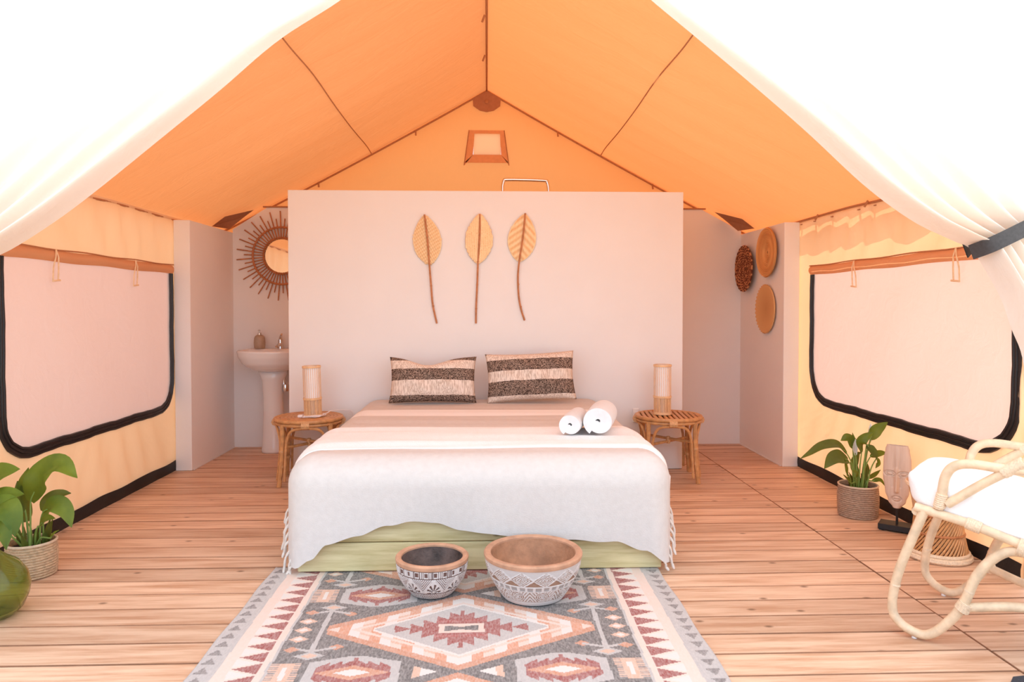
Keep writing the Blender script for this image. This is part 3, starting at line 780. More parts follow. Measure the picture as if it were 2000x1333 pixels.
# fringe along the two hanging ends
for sg, x0, z_hi in ((-1, -0.902, 0.30), (1, 0.846, 0.37)):
    k_ = 0; z_ = 0.055
    while z_ < z_hi:
        L_ = min(0.07 + 0.05 * R.random(), z_ - 0.008) if z_ < 0.10 else 0.075 + 0.045 * R.random()
        ph = math.radians(34 + 54 * min(1, max(0, z_ - 0.05) / 0.19)); y_ = 3.145 + 0.13 - 0.13 * math.cos(ph) + max(0, z_ - 0.24) * 1.1
        o_ = 0.010 + 0.020 * R.random(); p = Vector((x0 - sg * (0.13 - 0.13 * math.sin(ph)) + sg * 0.006, y_ + R.uniform(-0.006, 0.006), z_))
        pts = [p + Vector((-sg * 0.006, 0, 0.004)), p + Vector((sg * o_ * 0.7, -0.003, -L_ * 0.30)), p + Vector((sg * o_, 0.004, -L_ * 0.68)), p + Vector((sg * (o_ + R.uniform(-0.01, 0.012)), 0, -L_))]
        e = MB(); e.tube(spline(pts, 3), [0.004, 0.0052, 0.0058, 0.0045, 0.0055, 0.006, 0.0055, 0.0068, 0.0065, 0.004], 6); obj('tassel', e, M['tassel'], spread)
        z_ += 0.026 + 0.008 * R.random(); k_ += 1

# folded white throw across the bed: a loose flat fold with soft layers
def throw():
    m = MB(); y0, y1 = 3.36, 3.955; xl, xr = -0.912, 0.857
    def fn(u, v):
        # path across the bed, hanging a little at both ends
        s = -0.42 + u * (xr - xl - 0.26 + 0.84)
        a = v * 2 * PI - PI / 2; yc, yh = (y0 + y1) / 2, (y1 - y0) / 2
        cy, cz = math.cos(a), math.sin(a)
        yy = yc - yh * math.copysign(abs(cy) ** 0.62, cy)
        up_ = max(0.0, cz) ** 0.7
        ripple = (0.005 * math.sin(yy * 33 + s * 1.7) + 0.004 * math.sin(yy * 61 - s * 3.1)) * up_
        hh = -0.005 + 0.022 * up_ - 0.003 * max(0.0, -cz)
        edge = 0.014 * math.sin(s * 3.0 + 0.5) + 0.008 * math.sin(s * 7.3)
        yy += edge * (1 if yy < yc else 0.4)
        r_ = 0.13; Lh = xr - xl - 2 * r_; A = r_ * PI / 2
        lo = s
        def pos(q, off):
            if q < 0:
                if q > -A: t = -q / r_; return (xl + r_ - (r_ + off) * math.sin(t), TOPZ - r_ + (r_ + off) * math.cos(t))
                return (xl - off - 0.004 * math.sin(yy * 17) - 0.010, TOPZ - r_ - (-q - A))
            if q > Lh:
                q2 = q - Lh
                if q2 < A: t = q2 / r_; return (xr - r_ + (r_ + off) * math.sin(t), TOPZ - r_ + (r_ + off) * math.cos(t))
                return (xr + off + 0.004 * math.sin(yy * 19) + 0.010, TOPZ - r_ - (q2 - A))
            return (xl + r_ + q, TOPZ + off)
        x, z = pos(lo, hh + ripple)
        return (x, yy, z)
    m.grid(fn, 130, 49)
    return m
o = obj('folded_throw', throw(), M['white_cloth'], None, ang=None)
tag(o, 'white throw folded into a band across the middle of the bed', 'throw')

# cushions
def cushion(name, w, h, t, mat, label, loc, rot, dent=0.0):
    m = MB()
    for sg in (1, -1):
        def fn(u, v):
            a, b = 2 * u - 1, 2 * v - 1
            fx = (1 - abs(a) ** 3.2) ; fz = (1 - abs(b) ** 3.2)
            d = max(0, fx) ** 0.62 * max(0, fz) ** 0.62
            px = a * w / 2 * (1 - 0.055 * (1 - b * b) ) ; pz = b * h / 2 * (1 - 0.07 * (1 - a * a))
            if b > 0: pz -= dent * b * b * math.exp(-((a + 0.12) / 0.45) ** 2)
            wr = 0.006 * math.sin(a * 9 + b * 6) * d
            return (px, -sg * (d * t / 2 + wr), pz)
        m.grid(fn, 41, 29)
    o = obj(name, m, mat, None, ang=None)
    bm = bmesh.new(); bm.from_mesh(o.data); bmesh.ops.remove_doubles(bm, verts=bm.verts[:], dist=0.0006); bmesh.ops.recalc_face_normals(bm, faces=bm.faces[:]); bm.to_mesh(o.data); bm.free(); o.data.shade_smooth()
    place(o, loc, rot); tag(o, label, 'cushion', 'striped cushions on the bed'); return o
cushion('cushion', 0.605, 0.325, 0.15, M['cushion_a'], 'left striped cushion with dark top edge dented in the middle, propped on bed', (-0.375, 4.95, 0.694), (math.radians(-14), 0.0, 0), 0.05)
cushion('cushion', 0.625, 0.345, 0.15, M['cushion_b'], 'right striped cushion with pale top edge, tilted up at its right corner', (0.305, 4.955, 0.712), (math.radians(-14), math.radians(-2.5), 0), 0.0)

# rolled towels
def towel(name, r, ln, loc, rz, label):
    m = MB(); turns = 3.2
    def ring(th, k_): 
        rr = 0.008 + (r - 0.008) * th / (turns * 2 * PI); return rr + (k_ * (r / turns) * 0.94)
    NT = 120
    def fn(u, v):
        # closed ribbon section swept along the roll
        f = v
        if f < 0.5: th = f * 2 * turns * 2 * PI; rr = ring(th, 0.5)
        else: th = (1 - (f - 0.5) * 2) * turns * 2 * PI; rr = ring(th, -0.5)
        yv = (u - 0.5) * ln * (1 - 0.06 * (1 - rr / r))
        rr *= 1 - 0.04 * abs(2 * u - 1) ** 6
        return (rr * math.cos(th), yv, rr * math.sin(th) * 0.94)
    nu, nv = 8, 2 * NT
    vs = [fn(u / (nu - 1), v / (nv - 1)) for v in range(nv) for u in range(nu)]; fs = []
    for v in range(nv):
        for u in range(nu - 1):
            w = (v + 1) % nv; fs.append((v * nu + u, v * nu + u + 1, w * nu + u + 1, w * nu + u))
    for v in range(NT - 1):     # the two spiral ends
        a, b_, c, d = v, v + 1, nv - 2 - v, nv - 1 - v
        fs.append((a * nu, d * nu, c * nu, b_ * nu)); fs.append((a * nu + nu - 1, b_ * nu + nu - 1, c * nu + nu - 1, d * nu + nu - 1))
    m.add(vs, fs); o = obj(name, m, M['towel'], None, ang=50); place(o, loc, (0, 3.35, rz)); return tag(o, label, 'towel', 'rolled towels on the bed')
zt = TOPZ + 0.025
towel('rolled_towel', 0.054, 0.30, (0.460, 3.70, zt + 0.050), math.radians(-16), 'smaller rolled white towel, left of the pair on the bed')
towel('rolled_towel', 0.073, 0.33, (0.605, 3.72, zt + 0.067), math.radians(-15), 'larger rolled white towel, right of the pair on the bed')

# ------------------------------------------------------------------ rattan side stools
def stool(label, loc, rz, top_kind):
    t = thing('side_stool', label, 'stool', loc, rz, 'rattan stools beside the bed')
    H, rt = 0.445, 0.222; mt = M['rattan']
    rg = MB(); rg.tube([(rt * math.cos(2 * PI * i / 40), rt * math.sin(2 * PI * i / 40), H - 0.012) for i in range(40)], 0.014, 8, True)
    rg.tube([((rt - 0.004) * math.cos(2 * PI * i / 40), (rt - 0.004) * math.sin(2 * PI * i / 40), H - 0.036) for i in range(40)], 0.011, 8, True); obj('rim', rg, mt, t)
    if top_kind == 'slats':
        n = 13
        for i in range(n):
            x = -rt + 2 * rt * (i + 0.5) / n; hy = math.sqrt(max(0, (rt - 0.006) ** 2 - x * x))
            e = MB(); e.tube([(x, -hy, H - 0.006), (x, hy, H - 0.006)], 0.0125, 7, squash=0.55); obj('slat', e, mt, t)
        e = MB(); e.lathe([(0.0, H - 0.022), (rt - 0.01, H - 0.022), (rt - 0.01, H - 0.017), (0.0, H - 0.017)], 32); obj('under_panel', e, M['rattan_dark'], t)
    else:
        for i in range(9):
            r_ = 0.012 + (rt - 0.016) * i / 8.6
            e = MB(); e.tube([(r_ * math.cos(2 * PI * q / 32), r_ * math.sin(2 * PI * q / 32), H - 0.006 + 0.0015 * math.sin(q * PI)) for q in range(32)], 0.0125, 6, True, squash=0.5); obj('seat_coil', e, mt, t)
        e = MB(); e.lathe([(0.0, H - 0.022), (rt - 0.01, H - 0.022), (rt - 0.01, H - 0.012), (0.0, H - 0.012)], 32); obj('under_panel', e, mt, t)
    for q in range(4):
        a = PI / 4 + q * PI / 2; ca, sa = math.cos(a), math.sin(a)
        lg = MB(); lg.tube(spline([(rt * ca, rt * sa, H - 0.03), (rt * 1.0 * ca, rt * 1.0 * sa, 0.30), (rt * 1.03 * ca, rt * 1.03 * sa, 0.16), (rt * 1.13 * ca, rt * 1.13 * sa, 0.0)], 5), 0.0155, 8); L_ = obj('leg', lg, mt, t)
        for zz in (0.235, 0.135):
            w = MB(); w.lathe([(0.017, zz - 0.008), (0.0185, zz), (0.017, zz + 0.008)], 10, (rt * 1.02 * ca, rt * 1.02 * sa, 0))
            obj('binding', w, M['rattan_bind'], L_)
        # arched brace from this leg to the next
        a2 = a + PI / 2
        def chord(f, zz, rad=rt * 0.97):
            ang = a + (a2 - a) * f; return (rad * math.cos(ang), rad * math.sin(ang), zz)
        br = MB(); br.tube(spline([chord(0.10, 0.04, rt * 1.07), chord(0.085, 0.20, rt), chord(0.10, 0.30), chord(0.22, 0.375), chord(0.5, 0.392), chord(0.78, 0.375), chord(0.90, 0.30), chord(0.915, 0.20, rt), chord(0.90, 0.04, rt * 1.07)], 5), 0.0095, 7); obj('arch_brace', br, mt, t)
        w2 = MB(); w2.tube([chord(0.43 + 0.14 * i / 6, H - 0.033, rt + 0.001) for i in range(7)], 0.026, 8, squash=1.0); obj('binding', w2, M['rattan_bind'], t)
    for a in (PI / 4, 3 * PI / 4):
        e = MB(); zz = 0.255 if a < 1 else 0.275
        e.tube([(rt * math.cos(a), rt * math.sin(a), zz), (-rt * math.cos(a), -rt * math.sin(a), zz)], 0.010, 8); obj('stretcher', e, mt, t)
    e = MB(); e.lathe([(0.013, 0.240), (0.017, 0.265), (0.013, 0.29)], 10); obj('binding', e, M['rattan_bind'], t)
    return t
stool('round rattan stool with a coiled top left of the bed', (-1.232, 4.955, 0), math.radians(8), 'coil')
stool('round rattan stool with a slatted top right of the bed', (1.275, 4.945, 0), math.radians(-6), 'slats')

# ------------------------------------------------------------------ bamboo lamps
def lamp(label, loc, tilt, cable):
    t = thing('table_lamp', label, 'lamp', loc, 0, 'bamboo lamps on the stools'); t.rotation_euler = tilt
    r_, H = 0.0585, 0.35
    for zz, h in ((0.008, 0.016), (0.123, 0.014), (H - 0.008, 0.014)):
        e = MB(); e.lathe([(r_ - 0.004, zz - h / 2), (r_ + 0.004, zz - h / 2), (r_ + 0.005, zz), (r_ + 0.004, zz + h / 2), (r_ - 0.004, zz + h / 2), (r_ - 0.004, zz - h / 2)], 32, caps=False); obj('hoop', e, M['bamboo'], t)
    e = MB(); e.lathe([(0.0, 0.0), (r_ + 0.006, 0.0), (r_ + 0.006, 0.006), (0, 0.006)], 32); obj('base', e, M['bamboo'], t)
    s_ = MB(); s_.lathe([(r_ - 0.005, 0.128), (r_ - 0.005, H - 0.006)], 28); s_.f = s_.f[:-2]; obj('lamp_shade', s_, M['shade'], t)
    st = MB(); st.box((-0.0011, -0.0011, 0.004), (0.0011, 0.0011, H - 0.004)); first = None
    for k_ in range(26):
        a = 2 * PI * k_ / 26; p = (r_ * math.cos(a), r_ * math.sin(a), 0)
        if first is None: first = obj('stick', st, M['bamboo'], t, smooth=False); first.location = p; first.rotation_euler = (0, 0, a)
        else: inst(first, 'stick', t, p, (0, 0, a))
    st2 = MB(); st2.box((-0.0016, -0.0026, 0.01), (0.0016, 0.0026, 0.12)); f2 = None
    for k_ in range(40):
        a = 2 * PI * (k_ + 0.5) / 40; p = ((r_ - 0.003) * math.cos(a), (r_ - 0.003) * math.sin(a), 0)
        if f2 is None: f2 = obj('base_stick', st2, M['bamboo'], t, smooth=False); f2.location = p; f2.rotation_euler = (0, 0, a)
        else: inst(f2, 'base_stick', t, p, (0, 0, a))
    e = MB(); e.lathe([(0.0, 0.006), (0.02, 0.006), (0.02, 0.12), (0.0, 0.125)], 14); obj('socket', e, M['plastic'], t)
    if cable:
        e = MB(); pts = []
        for k_ in range(26):
            a = -2.6 + k_ * 0.36; rr = 0.078 + 0.008 * math.sin(k_ * 1.7); pts.append((rr * math.cos(a), rr * math.sin(a), 0.005 + 0.0035 * (k_ // 9)))
        pts += [(0.085, 0.06, 0.012), (0.10, 0.10, 0.02), (0.145, 0.16, 0.014), (0.18, 0.20, 0.006), (0.225, 0.235, -0.02), (0.235, 0.24, -0.2)]
        e.tube(spline(pts, 3), 0.0038, 6); c_ = obj('power_cord', e, M['cable'], t); c_['label'] = 'white power cord coiled round the foot'
        e = MB(); e.box((-0.088, -0.075, 0.002), (-0.055, -0.05, 0.022), 0.005); obj('switch', e, M['cable'], c_)
    return t
lamp('bamboo slat lamp with coiled white cable on the left stool', (-1.197, 4.93, 0.447), (0, math.radians(-1.6), 0), True)
lamp('bamboo slat lamp on the right slatted stool, standing free of cable', (1.232, 4.945, 0.447), (0, 0, 0), False)

# wall socket by the right stool
s_ = thing('wall_socket', 'small white wall socket low on the white wall behind the right stool', 'socket', (1.097, 5.198, 0.40))
b = MB(); b.box((-0.024, -0.012, -0.052), (0.024, 0, 0.052), 0.004); obj('plate', b, M['plastic'], s_, smooth=False)
b = MB(); b.box((-0.015, -0.016, -0.03), (0.015, -0.010, 0.03), 0.003); obj('socket_face', b, M['plastic'], s_, smooth=False)

# ------------------------------------------------------------------ woven leaves on the wall
def wall_leaf(label, top, mid, bottom, hw, kind, ext):
    """top = rib tip, mid = foot of the blade, bottom = end of stalk, wall face at y = 5.2"""
    t = thing('woven_leaf', label, 'wall decoration', (mid[0], 5.2, mid[1]), 0, 'woven leaves on the wall')
    T = Vector((top[0] - mid[0], top[1] - mid[1])); ax = T.normalized(); nrm = Vector((ax.y, -ax.x)); Ln = T.length
    N = 30
    def half(f): return hw * (math.sin(PI * min(1, f) ** 0.9)) ** 0.72 if 0 < f < 1 else 0.0
    b = MB()
    def fn(u, v):
        f = v; a = 2 * u - 1; wd = half(f); c = ax * (f * Ln * 1.03 - 0.01) + nrm * (a * wd)
        d, q = f * Ln, a * wd
        if kind == 'check': h = 0.0025 * math.copysign(1, math.sin(d * 230 + q * 120) * math.sin(q * 230 - d * 60))
        elif kind == 'cane': h = 0.002 * (math.cos(d * 490 - 1.1) + math.cos(q * 490 - 1.1))
        else: h = 0.004 * math.sin(d * 95 + abs(q) * 60 + 2.2 * math.copysign(1, math.sin(q * 150)))
        return (c.x, -0.014 - 0.012 * (1 - a * a) - h, c.y)
    b.grid(fn, *((121, 220) if kind == 'cane' else (61, 130)))
    A_, B_ = (0.94, 0.71, 0.43), (0.74, 0.43, 0.19)
    def wc(c):
        d = c.x * ax.x + c.z * ax.y; q = c.x * nrm.x + c.z * nrm.y
        if half(min(1, max(0, (d + 0.01) / (Ln * 1.03)))) - abs(q) < 0.006: return A_
        if kind == 'check': k_ = 0.5 + 0.5 * math.sin(d * 210 + q * 120) * math.sin(q * 260 - d * 40)
        elif kind == 'cane': k_ = 1.0 if (d * 78) % 1 < 0.36 or (q * 78) % 1 < 0.36 else 0.0
        else: k_ = 0.5 + 0.5 * math.sin(d * 130 + abs(q) * 110)
        if kind != 'cane': k_ = 0.25 + 0.75 * k_
        return tuple(b_ + (a_ - b_) * k_ for a_, b_ in zip(A_, B_))
    me = b.mesh('blade'); smooth_mesh(me); colour_faces(me, wc); me.materials.append(M['weave'])
    bl = obj('blade', me, None, t)
    sm = bl.modifiers.new('thickness', 'SOLIDIFY'); sm.thickness = 0.006
    e = MB(); mid3 = Vector((0, -0.034, 0)); pts = [(T.x, -0.030, T.y), (T.x * 0.5 + 0.004, -0.038, T.y * 0.5), (0, -0.030, 0)] + [(x - mid[0], -0.016, z - mid[1]) for x, z in ext] + [(bottom[0] - mid[0], -0.012, bottom[1] - mid[1])]
    e.tube(spline(pts, 6), 0.0068, 8); st = obj('stalk', e, M['leafstem'], t)
    for f in (0.0, 0.35, 0.7):
        i = 2 + f * (len(pts) - 3); p0 = Vector(pts[int(i)]); p1 = Vector(pts[min(len(pts) - 1, int(i) + 1)]); p = p0.lerp(p1, i - int(i))
        k_ = MB(); d = (p1 - p0).normalized() if (p1 - p0).length > 0 else Vector((0, 0, -1)); k_.tube([p - d * 0.006, p, p + d * 0.006], [0.007, 0.0088, 0.007], 8); obj('node', k_, M['leafstem'], st)
    return t
wall_leaf('left woven palm leaf of the three on the wall, plain chequered weave', (-0.450, 1.868), (-0.416, 1.515), (-0.364, 1.080), 0.103, 'check', [(-0.405, 1.36), (-0.393, 1.22)])
wall_leaf('middle woven palm leaf of the three on the wall, open cane grid and straight stalk', (-0.050, 1.872), (-0.064, 1.530), (-0.080, 1.080), 0.099, 'cane', [(-0.070, 1.37), (-0.078, 1.20)])
wall_leaf('right woven palm leaf of the three on the wall, slanting weave and bowed stalk', (0.279, 1.880), (0.236, 1.538), (0.275, 1.102), 0.103, 'twill', [(0.226, 1.42), (0.232, 1.28), (0.250, 1.18)])

# ------------------------------------------------------------------ woven plates on the right partition
def plate(label, yy, zz, r_, kind, mat, out=0.03):
    m = MB(); NS = 72
    def fn(u, v):
        a = 2 * PI * u; rr = r_ * v
        if kind == 'sun' and v > 0.6: rr *= 1 + 0.06 * (v - 0.6) * math.cos(a * 36)
        bowl = out * (v ** 2)
        coil = 0.0035 * math.sin(v * 16 * 2 * PI) if kind != 'sun' else 0.002 * math.cos(a * 36) * v
        if kind == 'dark': coil = 0.0045 * math.sin(v * 11 * 2 * PI) * math.cos(a * 24 + 3 * v)
        return (-0.012 - bowl - coil, rr * math.cos(a), rr * math.sin(a))
    m.grid(fn, NS, 50, True)
    base_c = {'dark': ((0.56, 0.25, 0.12), (0.13, 0.04, 0.02)), 'coil': ((0.76, 0.41, 0.16), (0.62, 0.30, 0.11)), 'sun': ((0.84, 0.52, 0.24), (0.42, 0.19, 0.065))}[kind]
    def pc(c):
        v = math.hypot(c.y, c.z) / r_; a = math.atan2(c.z, c.y)
        if kind == 'dark': k_ = 1.0 if math.sin(v * 8 * 2 * PI) * math.cos(a * 20 + 3 * v) > 0.1 else 0.0
        elif kind == 'coil': k_ = 0.5 + 0.5 * math.sin(v * 14 * 2 * PI)
        else: k_ = (0.5 + 0.5 * math.cos(a * 36)) * 0.7 + 0.3 * v
        return tuple(q_ + (p_ - q_) * k_ for p_, q_ in zip(*base_c))
    me = m.mesh('woven_plate'); smooth_mesh(me); colour_faces(me, pc); me.materials.append(M['weave'])
    t = tag(obj('woven_plate', me, None), label, 'wall plate', 'woven plates on the partition')
    sm = t.modifiers.new('thickness', 'SOLIDIFY'); sm.thickness = 0.010
    place(t, (2.213, yy, zz)); return t
plate('dark brown woven palm plate nearest the corner of the partition', 5.944, 1.524, 0.197, 'dark', M['plate_dark'])
plate('plain tan woven plate hung highest on the partition', 5.489, 1.626, 0.195, 'coil', M['plate_tan'], 0.02)
plate('straw sunburst woven plate hung lowest on the partition', 5.541, 1.184, 0.19, 'sun', M['plate_sun'], 0.012)

# ------------------------------------------------------------------ sunburst mirror
mr_ = thing('sunburst_mirror', 'round mirror in a sunburst of rattan rays above the washbasin', 'mirror', (-1.743, 6.132, 1.634))
e = MB(); e.lathe([(0.0, 0.006), (0.145, 0.006), (0.147, 0.0), (0.0, 0.0)], 48); q = obj('glass', e, M['mirror'], mr_); q.rotation_euler = (PI / 2, 0, 0)
def circ(r_, n=64, y=0.0): return [(r_ * math.cos(2 * PI * i / n), y, r_ * math.sin(2 * PI * i / n)) for i in range(n)]
bd = MB()
for ph in (0, PI):
    bd.tube([((0.152 + 0.006 * math.cos(i * 0.9 + ph)) * math.cos(2 * PI * i / 168), -0.012 + 0.005 * math.sin(i * 0.9 + ph), (0.152 + 0.006 * math.cos(i * 0.9 + ph)) * math.sin(2 * PI * i / 168)) for i in range(168)], 0.006, 6, True)
obj('inner_braid', bd, M['rattan_dark'], mr_)
e = MB(); e.tube(circ(0.242, 64, -0.014), 0.009, 8, True); obj('outer_ring', e, M['rattan_dark'], mr_)
long_ = MB(); long_.tube([(0.150, -0.006, 0), (0.382, -0.006, 0)], 0.0052, 6); short_ = MB(); short_.tube([(0.150, -0.006, 0), (0.318, -0.006, 0)], 0.0052, 6); lo = sh = None
for k_ in range(54):
    a = 2 * PI * k_ / 54 + 0.03
    if k_ % 2 == 0:
        if lo is None: lo = obj('ray', long_, M['rattan_dark'], mr_); lo.rotation_euler = (0, a, 0)
        else: inst(lo, 'ray', mr_, (0, 0, 0), (0, a, 0))
    else:
        if sh is None: sh = obj('ray', short_, M['rattan_dark'], mr_); sh.rotation_euler = (0, a, 0)
        else: inst(sh, 'ray', mr_, (0, 0, 0), (0, a, 0))

# ------------------------------------------------------------------ washbasin, dispenser
bs = thing('washbasin', 'white pedestal washbasin behind the left end of the white wall', 'washbasin', (-1.765, 5.90, 0))
m = MB(); prof = [(0.10, 0.672), (0.17, 0.690), (0.235, 0.735), (0.268, 0.79), (0.278, 0.835), (0.272, 0.845), (0.258, 0.845), (0.235, 0.815), (0.17, 0.76), (0.05, 0.735), (0.0, 0.733)]
NS = 56
def bas(u, v):
    i = v * (len(prof) - 1); k_ = min(int(i), len(prof) - 2); f = i - k_
    r_ = prof[k_][0] * (1 - f) + prof[k_ + 1][0] * f; z_ = prof[k_][1] * (1 - f) + prof[k_ + 1][1] * f
    a = 2 * PI * u; c, s = math.cos(a), math.sin(a)
    yy = r_ * s * 0.78
    if s > 0 and v < 0.6: yy = min(r_ * s * 1.0, 0.225)
    if s > 0 and v >= 0.6: yy = min(yy, 0.10)
    return (r_ * c, yy, z_)
m.grid(bas, NS, 41, True); obj('basin', m, M['ceramic'], bs, ang=None)
m = MB(); m.box((-0.25, 0.095, 0.80), (0.25, 0.228, 0.848), 0.012); obj('ledge', m, M['ceramic'], bs)
m = MB(); m.lathe([(0.095, 0.0), (0.098, 0.02), (0.092, 0.05), (0.083, 0.25), (0.080, 0.45), (0.092, 0.60), (0.125, 0.69)], 36, (0, 0.03, 0), 1.0, 0.85); obj('pedestal', m, M['ceramic'], bs, ang=None)
tp = MB(); tp.lathe([(0.024, 0.846), (0.024, 0.87), (0.02, 0.90), (0.02, 0.925), (0.0, 0.932)], 18, (0.028, 0.15, 0)); tp.tube([(0.028, 0.14, 0.882), (0.028, 0.09, 0.884), (0.028, 0.035, 0.872)], [0.016, 0.013, 0.011], 10)
fa = obj('tap', tp, M['chrome'], bs)
lv = MB(); lv.tube([(0.028, 0.15, 0.93), (0.036, 0.13, 0.948), (0.055, 0.085, 0.972)], [0.016, 0.012, 0.008], 8); obj('lever', lv, M['chrome'], fa)
tr_ = MB(); tr_.tube(spline([(0.085, 0.03, 0.66), (0.088, 0.03, 0.57), (0.098, 0.03, 0.525), (0.15, 0.10, 0.515), (0.17, 0.20, 0.55)], 5), 0.014, 9); tr_.lathe([(0.0, 0.50), (0.024, 0.505), (0.03, 0.53), (0.024, 0.56), (0.0, 0.565)], 16, (0.105, 0.02, 0)); obj('trap', tr_, M['chrome'], bs)
dp = thing('soap_dispenser', 'beige ribbed soap dispenser with chrome pump on the washbasin ledge', 'soap dispenser', (-1.905, 6.03, 0.850))
m = MB()
pf = [(0.0, 0.0), (0.038, 0.0), (0.042, 0.006)] + [(0.042 + 0.004 * math.sin(PI * i / 10) + 0.0012 * (i % 2), 0.008 + 0.0085 * i) for i in range(11)] + [(0.036, 0.105), (0.024, 0.114), (0.016, 0.117), (0.0, 0.117)]
m.lathe(pf, 28); obj('bottle', m, M['dispenser'], dp)
m = MB(); m.lathe([(0.016, 0.117), (0.017, 0.132), (0.010, 0.137), (0.006, 0.14), (0.006, 0.152), (0.0, 0.152)], 16); m.tube([(0, 0, 0.152), (0.0, -0.012, 0.155), (0.0, -0.035, 0.150)], [0.009, 0.007, 0.004], 8); obj('pump', m, M['chrome'], dp)

# chrome rail standing up behind the wall
t = thing('shower_rail', 'chrome inverted-U rail rising just behind the top of the white wall', 'rail', (0.29, 5.42, 0))
m = MB(); ap = [(-0.17, 0, 0.0), (-0.17, 0, 1.2), (-0.17, 0, 2.11), (-0.162, 0, 2.152), (-0.13, 0, 2.168), (0.14, 0, 2.162), (0.168, 0, 2.148), (0.178, 0, 2.10), (0.18, 0, 1.2), (0.18, 0, 0)]
m.tube([(-0.17, 0, 0.0), (-0.17, 0, 2.10)] + spline([(-0.17, 0, 2.12), (-0.160, 0, 2.155), (-0.13, 0, 2.168), (0.14, 0, 2.163), (0.168, 0, 2.150), (0.178, 0, 2.115)], 5) + [(0.18, 0, 2.09), (0.18, 0, 0)], 0.0125, 10); obj('tube', m, M['chrome'], t)
for zz in (0.5, 1.1, 1.7):
    m = MB(); m.tube([(-0.17, 0, zz), (0.18, 0, zz)], 0.009, 8); obj('rung', m, M['chrome'], t)

# ------------------------------------------------------------------ carved bowls
def bowl(label, loc, rim, base, H, thick, pat, m_in, prof_pow, rz):
    t = thing('carved_bowl', label, 'bowl', loc, rz, 'carved bowls at the foot of the bed')
    NS, NV = 420, 74; vals = []
    m = MB(); z0 = 0.0; z1 = H - 0.018
    def outr(f): return base + (rim - base) * (1 - (1 - f) ** prof_pow)
    m.lathe([(0.0, 0.0), (base * 0.92, 0.0)], NS); off = len(m.v)
    def fn(u, v):
        r_ = outr(v); d = pat(u, v)[1]; r_ -= 0.004 * (1 - d); a = 2 * PI * u
        return (r_ * math.cos(a), r_ * math.sin(a), z0 + 0.004 + (z1 - z0 - 0.004) * v)
    m.grid(fn, NS, NV, True)
    me = m.mesh('carved_side')
    def fc(c):
        u = (math.atan2(c.y, c.x) / (2 * PI)) % 1.0; v = (c.z - 0.004) / (z1 - 0.004); return pat(u, max(0, min(1, v)))[0]
    colour_faces(me, fc); me.materials.append(M['carved']); smooth_mesh(me, 60); obj('carved_side', me, None, t)
    rm = MB(); ri, ro = rim - thick, rim + 0.002
    rm.lathe([(outr(0.97) , z1 - 0.003), (ro, z1 + 0.004), (ro, H - 0.006), (ro - 0.006, H), (ri + 0.008, H), (ri, H - 0.006), (ri - 0.002, z1 - 0.01)], 72, caps=False); obj('rim', rm, M['bowl_rim'], t)
    inn = MB(); inn.lathe([(ri - 0.001, H - 0.012)] + [((ri - 0.002) - (ri - base * 0.8) * (1 - (1 - f) ** 1.0) ** 1.6, H - 0.012 - (H - 0.045) * f) for f in [i / 12 for i in range(13)]] + [(0.0, 0.032)], 64, caps=False); obj('hollow', inn, m_in, t)
    return t
WASH, WASH2, DK, DKB = (0.68, 0.615, 0.58), (0.54, 0.46, 0.42), (0.13, 0.065, 0.05), (0.30, 0.17, 0.11)
def lines(d, p, w): return (d / p) % 1.0 < w
def pat_small(u, v):
    a = u * 24; c = WASH; d = 1.0
    if v > 0.72:
        f = a % 1.0
        if v > 0.965 or v < 0.755: return (DK, 0.2)
        if 0.32 < f < 0.68 and 0.79 < v < 0.93: return (mul(DK, 1.2), 0.0)
        if abs(f - 0.02) < 0.05 or abs(f - 0.2) < 0.035 or abs(f - 0.82) < 0.035: return (DK, 0.1)
        return (WASH, 1.0)
    if v > 0.22:
        if v < 0.245: return (DK, 0.1)
        f = (u * 9) % 1.0; q = (v - 0.25) / 0.47; tri = abs(f - 0.5) * 2
        e = q - (1 - tri)            # >0 above the upright triangle
        if abs(e) < 0.05: return (WASH, 1.0)
        if e < 0:
            da, dq = (f - 0.5) * 1.6, q - 0.12; rr = math.hypot(da, dq); an = math.atan2(dq, da)
            if rr < 0.09: return (WASH, 1)
            if rr < 0.55 and math.cos(an * 9) > 0.15 and e < -0.1: return (DK, 0.0)
            return (WASH, 1.0)
        if lines(e, 0.17, 0.36): return (mul(DK, 1.7), 0.15)
        return (WASH, 1.0)
    f = (u * 18) % 1.0; e = v / 0.22 - abs(f - 0.5) * 2
    if lines(e, 0.42, 0.28): return (mul(DK, 2.0), 0.2)
    return (mul(WASH, 0.85), 0.9)
